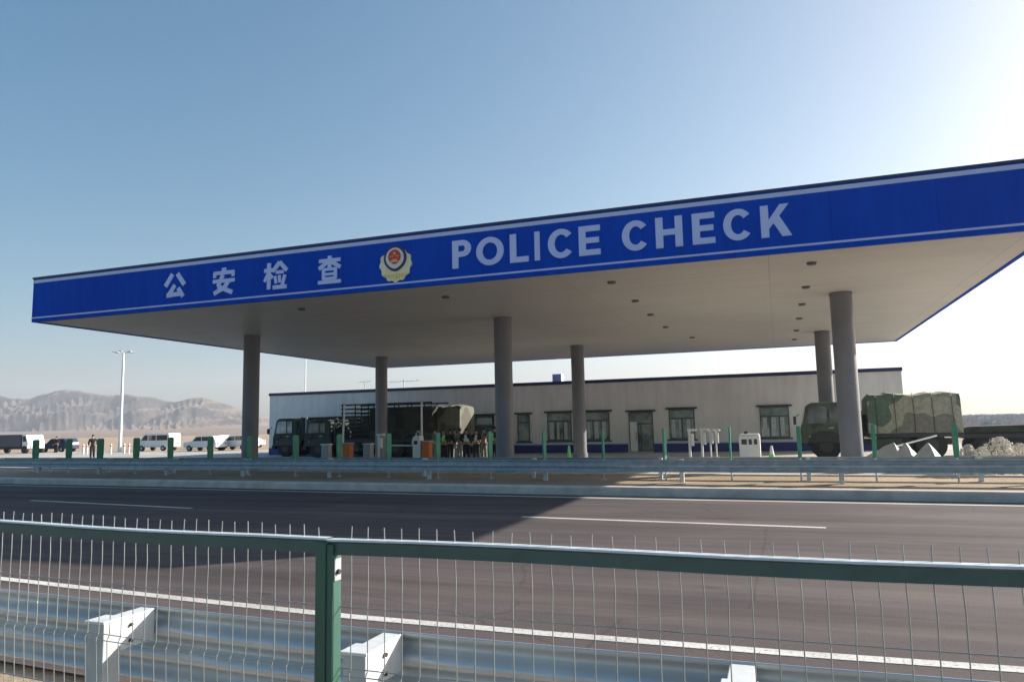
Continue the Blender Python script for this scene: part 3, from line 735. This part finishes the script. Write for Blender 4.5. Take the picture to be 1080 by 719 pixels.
car(xat(204, 70), 70, 0, 'white car partly hidden behind the white off-road car', 'suv', M['carwhite'], 'car', 'parked_car')
car(xat(228, 62), 62, 0, 'white car just left of the leftmost front column', 'suv', M['carwhite'], 'car', 'parked_car')
car(xat(241, 71), 71, 0, 'white saloon seen behind the car beside the leftmost column', 'saloon', M['carwhite'], 'car', 'parked_car')
car(xat(42, 62), 62, 0, 'navy blue car between the two leftmost green plates', 'suv', M['carnavy'], 'car', 'parked_car')
# box lorry at the left edge, white cab facing right
X0 = xat(21.5, 58)
t = thing('box_lorry', 'dark box lorry with white cab at the left edge of the picture', 'lorry', (X0, 58, 0))
b = MB(); b.box((-6, 0, .7), (0, 2.3, 2.05)); b.build('cargo_box', M['carnavy'], t, bevel=.03)
b = MB(); b.prism([(.08, .5), (.08, 2.0), (.6, 2.0), (.85, 1.35), (.95, 1.2), (.95, .5)], 'y', .1, 2.1); cb = b.build('cab', M['carwhite'], t, bevel=.05)
b = MB(); b.prism([(.2, 1.25), (.2, 1.85), (.56, 1.85), (.78, 1.3)], 'y', .085, .098); b.build('side_window', M['carglass'], cb)
b = MB(); b.box((-5.9, .5, .45), (.7, 1.8, .69)); b.build('chassis', M['dark'], t)
for x in (-4.8, .45): wheel(t, x, .08, .42, .28, 1); wheel(t, x, 2.22, .42, .28, -1)

# ------------------------------------------------------------------ lane equipment
def cab_box(u, y, w, h, m, name, label, cat, extra=None, group=None):
    X = xat(u, y, 478); t = thing(name, label, cat, (X, y, 0), 0, group)
    b = MB(); b.box((-w / 2, -w / 2, .06), (w / 2, w / 2, h)); b.build('housing', m, t, bevel=.02)
    b = MB(); b.box((-w / 2 - .04, -w / 2 - .04, h + .001), (w / 2 + .04, w / 2 + .04, h + .05)); b.build('lid', M['gray'] if m is not M['gray'] else M['white'], t)
    b = MB(); b.box((-w / 2 - .05, -w / 2 - .05, .0), (w / 2 + .05, w / 2 + .05, .058)); b.build('base', M['kerb'], t)
    b = MB(); b.box((-w * .3, -w / 2 - .01, h * .55), (w * .3, -w / 2 - .001, h * .85)); b.build('door_panel', M['dark'] if extra else m, t)
    return t
cab_box(344.5, 35, .42, 1.02, M['gray'], 'control_cabinet', 'grey control cabinet left of the left orange cabinet', 'cabinet', None, 'grey lane cabinets')
cab_box(388.6, 35, .42, 1.02, M['gray'], 'control_cabinet', 'grey control cabinet between the orange cabinet and the thin camera post', 'cabinet', None, 'grey lane cabinets')
cab_box(367, 33.5, .42, 1.10, M['orange'], 'barrier_cabinet', 'orange barrier cabinet beside the left white pole', 'cabinet', None, 'orange barrier cabinets')
c2 = cab_box(450.5, 33.5, .40, 1.15, M['orange'], 'barrier_cabinet', 'orange barrier cabinet right of the white ticket machine', 'cabinet', None, 'orange barrier cabinets')
b = MB(); X2 = xat(412, 33.6) - xat(450.5, 33.5, 478); b.cyl((X2, .1, .98), (-.22, .1, .95), .035, n=8); b.build('boom_arm', M['white'], c2)
# white ticket machine
t = thing('ticket_machine', 'white ticket machine pillar with a small black screen beside the tall white pole', 'ticket machine', (xat(441, 33.5), 33.5, 0))
b = MB(); b.prism([(-.22, .05), (-.20, 1.0), (-.27, 1.08), (-.22, 1.35), (-.1, 1.45), (.2, 1.45), (.22, 1.1), (.2, .05)], 'y', -.2, .2); b.build('housing', M['white'], t, bevel=.02)
b = MB(); b.box((-.14, -.215, 1.02), (.06, -.202, 1.2)); b.build('screen', M['dark'], t)
b = MB(); b.cyl((-.1, 0, 1.45), (-.1, 0, 1.6), .05); b.cyl((.1, 0, 1.45), (.1, 0, 1.66), .03); b.box((-.02, -.1, 1.6), (.2, .08, 1.7)); b.build('camera_head', M['gray'], t)
b = MB(); b.box((-.28, -.26, 0), (.28, .26, .048)); b.build('base', M['kerb'], t)
# tall white poles on the islands
def white_pole(u, y, h, label, lean=0):
    t = thing('signal_pole', label, 'pole', (xat(u, y, 480), y, 0), 0); t.rotation_euler = (0, lean, 0)
    b = MB(); b.cyl((0, 0, 0), (0, 0, h), .06, .045); b.build('pole', M['pole'], t)
    b = MB(); b.box((-.12, -.12, 0), (.12, .12, .03)); b.build('base', M['galvpost'], t)
    b = MB(); b.ball((0, 0, h + .02), .055); b.build('cap', M['gray'], t)
white_pole(361, 34.2, 3.15, 'slim white pole leaning behind the left orange cabinet', .035)
white_pole(445, 34.0, 3.15, 'slim white pole rising beside the white ticket machine')
def camera_post(u, y, h, label, arm=1, screen=True, s=1.0):
    t = thing('camera_post', label, 'camera post', (xat(u, y, 480), y, 0), 0, 'white camera posts')
    b = MB(); b.cyl((0, 0, 0), (0, 0, h), .055 * s, n=10); b.build('pole', M['white'], t)
    b = MB(); b.box((-.08, -.10, h), (.32 * arm * s, .10, h + .10)); b.build('camera', M['white'], t, bevel=.01)
    if screen:
        b = MB(); b.box((.06, -.08, h - .62), (.19 * s, .08, h - .10)); b.build('reader_box', M['white'], t, bevel=.01)
    b = MB(); b.box((-.13, -.13, 0), (.13, .13, .04)); b.build('base', M['kerb'], t)
camera_post(399.5, 33.5, 1.48, 'white camera post between the grey cabinet and a green plate')
camera_post(728, 32.5, 1.45, 'leftmost and tallest of the four white camera posts before the window')
camera_post(741, 34.5, 1.45, 'second from the left of the four white camera posts')
camera_post(750, 37.5, 1.40, 'third from the left of the four white camera posts', s=.7)
camera_post(756, 40, 1.35, 'rightmost and farthest of the four white camera posts', s=.7)
# white booth
t = thing('lane_booth', 'small white booth with dark window slots and a beacon on top', 'booth', (xat(791, 33), 33, 0))
b = MB(); b.box((-.42, -.4, .05), (.42, .4, 1.22)); b.box((-.39, -.37, 1.222), (.39, .37, 1.30)); b.build('housing', M['white'], t, bevel=.02)
for x in (-.32, -.03, .18):
    b = MB(); b.box((x, -.412, .86), (x + (.22 if x < -.1 else .13), -.402, 1.08)); b.build('window', M['carglass'], t)
b = MB(); b.cyl((-.12, 0, 1.30), (-.12, 0, 1.40), .09); b.build('beacon', M['dark'], t)
b = MB(); b.box((-.48, -.46, 0), (.48, .46, .048)); b.build('base', M['kerb'], t)
# warning bollard near the booth
t = thing('warning_bollard', 'small white and yellow striped bollard right of the white booth', 'bollard', (xat(813.5, 31), 31, 0))
b = MB(); b.cyl((0, 0, .04), (0, 0, .85), .16, .04, n=16); b.build('cone', M['white'], t)
b = MB(); b.cyl((0, 0, .35), (0, 0, .52), .125, .10, n=16); b.build('band', M['vest'], t)
b = MB(); b.box((-.2, -.2, 0), (.2, .2, .04)); b.build('base', M['dark'], t)
t = thing('warning_bollard', 'small yellow-green bollard in front of the wall by the middle rear column', 'bollard', (xat(600, 31), 31, 0))
b = MB(); b.cyl((0, 0, .04), (0, 0, .95), .14, .04, n=16); b.build('cone', M['vest'], t)
b = MB(); b.box((-.2, -.2, 0), (.2, .2, .04)); b.build('base', M['dark'], t)
# small white road studs posts left
for i, u in enumerate((88, 92, 117, 131, 136)):
    t = thing('marker_post', ['short white marker post just left of the person on the left', 'short white marker post touching the person on the left', 'short white marker post left of the tall lamp post', 'short white marker post just right of the tall lamp post', 'short white marker post nearest the white van'][i], 'marker post', (xat(u, 54), 54, 0), 0, 'short white marker posts')
    b = MB(); b.cyl((0, 0, 0), (0, 0, .95), .09, n=10); b.build('post', M['white'], t)
    b = MB(); b.cyl((0, 0, .7), (0, 0, .8), .093, n=10, cap=False); b.build('band', M['red'], t)

# ------------------------------------------------------------------ pale tarpaulins, shrubs, boom
def mound(label, u0, u1, v1, y, peak=.5, group='pale tarpaulin covered piles'):
    x0, x1 = xat(u0 - 6, y, 480), xat(u1 + 6, y, 480); zt = gy((u0 + u1) / 2, v1, y).z
    t = MB(); n_ = 18; rows_ = 10
    vs = []; fs = []
    for j in range(rows_ + 1):
        for i in range(n_ + 1):
            u = i / n_; w = j / rows_ * 2 - 1
            prof_ = (u / peak if u < peak else (1 - u) / (1 - peak)) ** .92
            z = max(0, prof_ * (1 - abs(w)) ** .35) * zt + random.uniform(-.02, .02) * (0 < i < n_)
            vs.append((x0 + (x1 - x0) * u, y + w * 1.3, max(0, z)))
    for j in range(rows_):
        for i in range(n_): fs.append((j * (n_ + 1) + i, j * (n_ + 1) + i + 1, (j + 1) * (n_ + 1) + i + 1, (j + 1) * (n_ + 1) + i))
    t.add(vs, fs); o = t.build('tarpaulin_pile', M['tarp']); return tag(o, label, 'tarpaulin', group)
mound('largest pale tarpaulin pile with a steep right side, before the camouflage truck', 955, 999, 466, 28.2, .55)
mound('middle pale tarpaulin pile between two others before the camouflage truck', 935, 973, 466, 29.8, .55)
mound('leftmost low pale tarpaulin pile next to the right front column', 900, 957, 466, 31.4, .72)
p0 = gy(928, 475, 33); p1 = gy(988, 459, 33)
b = MB(); b.cyl(p0, p1, .035, n=8); b.cyl((p0.x, 33, 0), p0, .05, n=8); o = b.build('barrier_boom', M['white']); tag(o, 'thin white raised barrier boom slanting above the tarpaulin piles', 'barrier')

def shrub(u, y, w, h, label):
    X = xat(u, y, 480); t = thing('shrub', label, 'shrub', (X, y, 0), 0, 'pale dry shrubs on the median')
    b = MB()
    for k_ in range(14):
        a_ = random.uniform(0, 6.28); r_ = random.uniform(.1, .45) * w; b.cyl((0, 0, .1), (r_ * math.cos(a_), r_ * math.sin(a_), h * random.uniform(.5, .95)), .012, .004, n=4, cap=False)
    b.build('stems', M['twig'], t)
    b = MB()
    for k_ in range(1500):
        a_ = random.uniform(0, 6.28); ph = random.uniform(0, 1); r_ = w * .5 * math.sqrt(random.random()) * math.sqrt(max(.02, 1 - ph ** 2)) * (1 + .25 * math.sin(3 * a_ + X)); c = Vector((r_ * math.cos(a_), r_ * math.sin(a_), .12 + h * ph * .9))
        d = Vector((random.gauss(0, 1), random.gauss(0, 1), random.gauss(0, 1))).normalized(); e_ = d.orthogonal().normalized() * .035; f_ = d.cross(e_).normalized() * .025
        b.add([c - e_, c + f_, c + e_, c - f_], [(0, 1, 2, 3)])
    b.build('foliage', M['dryleaf'], t, recalc=False)
shrub(1022, 24.5, .7, 1.0, 'small pale dry shrub right of the rightmost green plate')
shrub(1037, 25.2, .6, .9, 'low pale dry shrub second from the left by the dark trailer')
shrub(1056, 24.6, 1.15, 1.22, 'largest pale dry shrub in front of the dark trailer')
shrub(1076, 25.0, .9, 1.0, 'pale dry shrub at the right edge of the picture')

# ------------------------------------------------------------------ people
def skin_mesh(name, joints, edges, m, parent, sub=1):
    bm = bmesh.new(); lay = bm.verts.layers.skin.verify()
    vs = [bm.verts.new(j[0]) for j in joints]
    for i, j in enumerate(joints): vs[i][lay].radius = (j[1], j[2] if len(j) > 2 else j[1]); vs[i][lay].use_root = (i == 0)
    for a, b_ in edges: bm.edges.new((vs[a], vs[b_]))
    me = bpy.data.meshes.new(name); bm.to_mesh(me); bm.free()
    o = bpy.data.objects.new(name, me); COL.objects.link(o)
    md = o.modifiers.new('skin', 'SKIN'); md.use_smooth_shade = True
    s_ = o.modifiers.new('sub', 'SUBSURF'); s_.levels = sub; s_.render_levels = sub
    dg = bpy.context.evaluated_depsgraph_get(); dg.update()
    me2 = bpy.data.meshes.new_from_object(o.evaluated_get(dg)); bpy.data.objects.remove(o)
    me2.materials.clear(); me2.materials.append(m)
    for p in me2.polygons: p.use_smooth = True; p.material_index = 0
    o = bpy.data.objects.new(name, me2); COL.objects.link(o); o.parent = parent
    return o
def person(u, y, rz, label, top, legs, vest=None, pose='stand', h=1.72, cap=None, coat=False, group='people standing in front of the building'):
    t = thing('person', label, 'person', (xat(u, y, 475), y, 0), math.radians(rz), group); k_ = h / 1.72; t.scale = (k_, k_, k_)
    hw = .19
    arms = {'stand': [((.27, .02, 1.18), (.29, -.06, .92)), ((-.27, .02, 1.18), (-.29, -.06, .92))],
            'hold': [((.28, -.02, 1.17), (.10, -.26, 1.14)), ((-.28, .0, 1.17), (-.08, -.27, 1.10))],
            'hip': [((.36, .04, 1.20), (.20, -.10, 1.02)), ((-.27, .02, 1.18), (-.29, -.05, .92))],
            'point': [((.30, -.18, 1.33), (.34, -.44, 1.36)), ((-.27, .02, 1.18), (-.28, -.06, .92))]}[pose]
    step = .06 if pose != 'stand' else 0
    J = [((0, 0, .95), .14, .10), ((0, 0, 1.18), .13, .095), ((0, 0, 1.38), .15, .095), ((0, 0, 1.49), .055), ((0, -.01, 1.56), .06), ((0, -.015, 1.66), .078, .09)]
    E_ = [(0, 1), (1, 2), (2, 3), (3, 4), (4, 5)]
    for sx, (el, ha) in zip((1, -1), arms):
        n0 = len(J); J += [((sx * hw, 0, 1.40), .055), (el, .042), (ha, .03), ((ha[0], ha[1] - .05, ha[2] - .05), .035)]
        E_ += [(2, n0), (n0, n0 + 1), (n0 + 1, n0 + 2), (n0 + 2, n0 + 3)]
        hv = len(J) - 1; hp = Vector(J[hv][0])
        for q_, (fx, fl) in enumerate(((-.028, .050), (-.010, .060), (.010, .056), (.028, .044))):
            m0 = len(J); J += [((hp.x + fx, hp.y - .012, hp.z - .035), .010), ((hp.x + fx * 1.1, hp.y - .030, hp.z - .035 - fl), .008)]; E_ += [(hv, m0), (m0, m0 + 1)]
        m0 = len(J); J += [((hp.x - sx * .045, hp.y - .02, hp.z - .01), .011), ((hp.x - sx * .05, hp.y - .045, hp.z - .04), .009)]; E_ += [(hv, m0), (m0, m0 + 1)]
        n0 = len(J); ys = step * sx
        J += [((sx * .10, 0, .88), .075), ((sx * .11, -.01 + ys, .48), .05), ((sx * .12, .02 + ys, .09), .035), ((sx * .13, -.12 + ys, .05), .03)]
        E_ += [(0, n0), (n0, n0 + 1), (n0 + 1, n0 + 2), (n0 + 2, n0 + 3)]
    skin_mesh('body', J, E_, M['skin'], t)
    # face and hair
    b = MB(); b.ball((0, .005, 1.685), .098, n=12, sz=1.02); hr = b.build('hair' if not cap else 'cap', M['hair'] if not cap else cap, t)
    for v in hr.data.vertices:
        if v.co.y < -.03 and v.co.z < 1.70: v.co.y = -.03
        if v.co.z < 1.62: v.co.z = 1.62
    # jacket
    J = [((0, 0, .90), .155, .125), ((0, 0, 1.16), .15, .12), ((0, 0, 1.39), .165, .115), ((0, 0, 1.47), .07)]; E_ = [(0, 1), (1, 2), (2, 3)]
    for sx, (el, ha) in zip((1, -1), arms):
        n0 = len(J); J += [((sx * (hw + .01), 0, 1.40), .09), (el, .078), (ha, .058)]; E_ += [(2, n0), (n0, n0 + 1), (n0 + 1, n0 + 2)]
    skin_mesh('jacket', J, E_, top, t)
    J = [((0, 0, .93), .145, .115)]; E_ = []
    for sx in (1, -1):
        n0 = len(J); ys = step * sx
        J += [((sx * .10, 0, .84), .118), ((sx * .11, -.01 + ys, .48), .10), ((sx * .12, .015 + ys, .16), .09), ((sx * .12, .015 + ys, .07), .085)]; E_ += [(0, n0), (n0, n0 + 1), (n0 + 1, n0 + 2), (n0 + 2, n0 + 3)]
    skin_mesh('trousers', J, E_, legs, t)
    b = MB()
    for sx in (1, -1):
        ys = step * sx; b.box((sx * .125 - .055, -.19 + ys, 0), (sx * .125 + .055, .09 + ys, .10))
    b.build('shoes', M['clothblack'], t, bevel=.03)
    if coat:
        J = [((0, 0, .55), .20, .15), ((0, 0, .85), .18, .14), ((0, 0, 1.1), .165, .13)]; skin_mesh('coat_skirt', J, [(0, 1), (1, 2)], top, t)
    if vest:
        J = [((0, 0, .96), .175, .145), ((0, 0, 1.16), .17, .14), ((0, 0, 1.37), .18, .13), ((0, 0, 1.43), .11, .10)]; skin_mesh('vest', J, [(0, 1), (1, 2), (2, 3)], vest, t)
        b = MB(); b.cyl((0, 0, 1.10), (0, 0, 1.14), .2, n=16, cap=False)
    return t
person(468, 36.6, 20, 'person in bright green vest near the left end of the group', M['clothblack'], M['clothblack'], M['vest'], 'hold')
person(459, 39.6, -30, 'dark green clad person at the left edge of the group, partly behind a green plate', M['olive'], M['olive'], None, 'stand')
person(475, 38.4, 160, 'person in black with their back turned, third from the left', M['clothblack'], M['clothblack'], None, 'stand')
person(479.5, 39.0, 30, 'person in a long pale grey coat near the group centre', M['clothgrey'], M['clothgrey'], None, 'hip', coat=True)
person(485, 38.3, -20, 'person in grey camouflage and dark cap left of the reflective vest', M['clothcamo'], M['clothgrey'], None, 'stand', cap=M['clothblack'])
person(492, 37.6, 180, 'person in pale reflective vest and black trousers seen from behind', M['clothblack'], M['clothblack'], M['vestpale'], 'hip')
person(502.5, 38.6, 10, 'person in black with a pale scarf vest before the doorway', M['clothblack'], M['clothblack'], M['vestpale'], 'hold', h=1.68)
person(510.5, 39.4, -15, 'person in grey camouflage uniform before the bright doorway', M['clothcamo'], M['clothcamo'], None, 'stand')
person(521.5, 36.4, 150, 'person in green vest and black trousers at the right end of the group', M['clothblack'], M['clothblack'], M['vest'], 'point', h=1.8)
person(97.5, 46, 60, 'person in black coat with red collar standing alone on the left', M['clothblack'], M['clothblack'], None, 'hip', group=None, h=1.8, coat=True)
person(59, 60, 20, 'dark figure standing at the end of the navy car', M['clothblack'], M['clothblack'], None, 'stand', group=None)

# ------------------------------------------------------------------ hills
def hill_mat():
    m, nt, b = new_mat('hill_rock'); v = coords(nt, (.01, .01, .01)); n = noise(nt, v, 1.2, 7, .6)
    rock = ramp(nt, n, [(.3, (.035, .034, .04)), (.5, (.075, .066, .063)), (.7, (.15, .122, .10))])
    fan = ramp(nt, n, [(.3, (.23, .175, .14)), (.7, (.32, .25, .20))])
    g_ = nt.nodes.new('ShaderNodeNewGeometry'); sx = nt.nodes.new('ShaderNodeSeparateXYZ'); nt.links.new(g_.outputs['Normal'], sx.inputs[0])
    mr = nt.nodes.new('ShaderNodeMapRange'); mr.inputs['From Min'].default_value = .93; mr.inputs['From Max'].default_value = .99; nt.links.new(sx.outputs['Z'], mr.inputs['Value'])
    nt.links.new(mixc(nt, rock, fan, mr.outputs['Result']), b.inputs['Base Color']); b.inputs['Roughness'].default_value = 1; b.inputs['Specular IOR Level'].default_value = 0
    bump(nt, b, noise(nt, v, 5, 6, .65), .5, 10); return m
M['hill'] = hill_mat()
from mathutils import noise as mn
def crest(u):
    tab = [(-140, 424), (-60, 421), (0, 416), (20, 417), (33, 419), (55, 411), (70, 409.5), (85, 410), (105, 413), (120, 415), (135, 413), (150, 415), (170, 419), (185, 421), (200, 419), (215, 418), (235, 424), (260, 433), (285, 440), (320, 447), (380, 452), (460, 452)]
    return lerp(tab, u)
def sm(t): t = max(0, min(1, t)); return t * t * (3 - 2 * t)
def hills(name, uspan, seed):
    b = MB(); nx, ny = 420, 90; vs = []; YF, YB, YC, YE = 420, 1350, 1900, 2700
    for j in range(ny + 1):
        Y = YF + (YE - YF) * (j / ny)
        for i in range(nx + 1):
            u = uspan[0] + (uspan[1] - uspan[0]) * i / nx
            p = gy(u, crest(u), Y); X = p.x; base = -3 + 24 * sm((Y - YF) / (YC - YF)) * (1 if u < 300 else max(0, 1 - (u - 300) / 150))
            top = gy(u, crest(u), YC).z; hgt = max(0, top - base)
            w = mn.fractal(Vector((X * .004, Y * .004, seed)), 1, 2, 3)
            # spurs running down towards the plain: the foot line moves in and out
            spur = mn.ridged_multi_fractal(Vector((X * .0048 + .25 * w, Y * .0009, seed)), .9, 2.1, 4, 1, 2) / 1.6
            spur = max(0, min(1.2, spur)) ** 1.4
            foot = YB + 500 * (1 - spur) + 60 * w
            d = (Y - foot) / (YC - foot) if foot < YC else 0
            if Y <= YC: e = max(0, d) ** .85 * (.62 + .38 * max(0, d)) if d < 1 else 1
            else: e = 1 - sm((Y - YC) / (YE - YC))
            z = base + hgt * e * (1 - .10 * (1 - min(1, spur))) - hgt * .45 * (1 - min(1, spur)) * e * (1 - e) * 2 + e * (1 - e) * 16 * mn.fractal(Vector((X * .014, Y * .01, seed)), 1, 2, 4)
            edge = min(1, i / 16, (nx - i) / 16, j / 6 + .0)
            vs.append((X, Y, -4 + (z + 4) * edge))
    b.add(vs, [(j * (nx + 1) + i, j * (nx + 1) + i + 1, (j + 1) * (nx + 1) + i + 1, (j + 1) * (nx + 1) + i) for j in range(ny) for i in range(nx)], 0, True)
    struct(b.build(name, M['hill'], recalc=False))
hills('hills', (-160, 470), 3.3)

# far wood on the right
b = MB(); rnd = random.Random(5)
for k_ in range(1900):
    Y = 140 + 760 * rnd.random() ** 1.3; X = Y * rnd.uniform(.20, .75); h_ = (1.3 + Y * .0036) * rnd.uniform(.7, 1.15)
    b.cyl((X, Y, -2), (X, Y, h_ * .8), .2, .06, n=4, cap=False)
    for q_ in range(30):
        a_ = rnd.uniform(0, 6.28); r_ = rnd.uniform(0, 2.2); z = -.3 + h_ * rnd.uniform(.05, 1); c = Vector((X + r_ * math.cos(a_), Y + r_ * math.sin(a_), z)); s_ = rnd.uniform(.25, .6)
        b.add([c + Vector((-s_, 0, 0)), c + Vector((0, .1, -s_)), c + Vector((s_, 0, 0)), c + Vector((0, .1, s_))], [(0, 1, 2, 3)])
o = b.build('far_wood', M['fartree'], recalc=False); o['kind'] = 'stuff'; o['label'] = 'hazy grey belt of distant bare trees on the right'; o['category'] = 'wood'

# haze
b = MB(); b.box((-3600, -60, -6), (2600, 2900, 260)); hz = b.build('haze', None if False else M['white'])
m = bpy.data.materials.new('haze_volume'); m.use_nodes = True; nt = m.node_tree; nt.nodes.clear()
out = nt.nodes.new('ShaderNodeOutputMaterial'); pv = nt.nodes.new('ShaderNodeVolumePrincipled')
pv.inputs['Color'].default_value = (.82, .89, 1.0, 1); pv.inputs['Density'].default_value = .00019; pv.inputs['Anisotropy'].default_value = .35
nt.links.new(pv.outputs[0], out.inputs['Volume']); hz.data.materials.clear(); hz.data.materials.append(m)
hz['kind'] = 'stuff'; hz['label'] = 'thin pale haze in the air over the plain'; hz['category'] = 'haze'

# ------------------------------------------------------------------ light, sky, camera
sd = Vector((11.45, 9.7, 6.25)).normalized()
el = math.asin(sd.z); az = math.atan2(sd.x, sd.y)
W = bpy.data.worlds.new('World'); S.world = W; W.use_nodes = True; nt = W.node_tree
sky = nt.nodes.new('ShaderNodeTexSky'); sky.sky_type = 'NISHITA'; sky.sun_disc = False
sky.sun_elevation = el; sky.sun_rotation = az; sky.dust_density = 4.5; sky.air_density = 1.0; sky.ozone_density = 2.0; sky.altitude = 600
hs = nt.nodes.new('ShaderNodeHueSaturation'); hs.inputs['Saturation'].default_value = 1.42; hs.inputs['Hue'].default_value = .487
gm = nt.nodes.new('ShaderNodeGamma'); gm.inputs['Gamma'].default_value = .82; nt.links.new(sky.outputs[0], gm.inputs['Color']); nt.links.new(gm.outputs[0], hs.inputs['Color']); nt.links.new(hs.outputs[0], nt.nodes['Background'].inputs['Color']); nt.nodes['Background'].inputs['Strength'].default_value = .082
l = bpy.data.lights.new('sun', 'SUN'); l.energy = 4.2; l.angle = math.radians(.5); l.color = (1, .93, .83)
lo = bpy.data.objects.new('sun', l); COL.objects.link(lo); lo.rotation_euler = sd.to_track_quat('Z', 'Y').to_euler(); lo.location = (0, 0, 50)

cam = bpy.data.cameras.new('camera'); co = bpy.data.objects.new('camera', cam); COL.objects.link(co)
cam.sensor_width = 36; cam.lens = 36 * F / 1080; cam.clip_end = 20000; cam.clip_start = .05
R = Matrix(((MX[0][0], -MX[0][1], -MX[0][2]), (MX[1][0], -MX[1][1], -MX[1][2]), (MX[2][0], -MX[2][1], -MX[2][2])))
co.matrix_world = Matrix.Translation((0, 0, H)) @ R.to_4x4()
S.camera = co
S.view_settings.view_transform = 'Standard'; S.view_settings.look = 'None'; S.view_settings.exposure = 1.32; S.view_settings.gamma = 1
S.cycles.volume_bounces = 1; S.cycles.max_bounces = 8
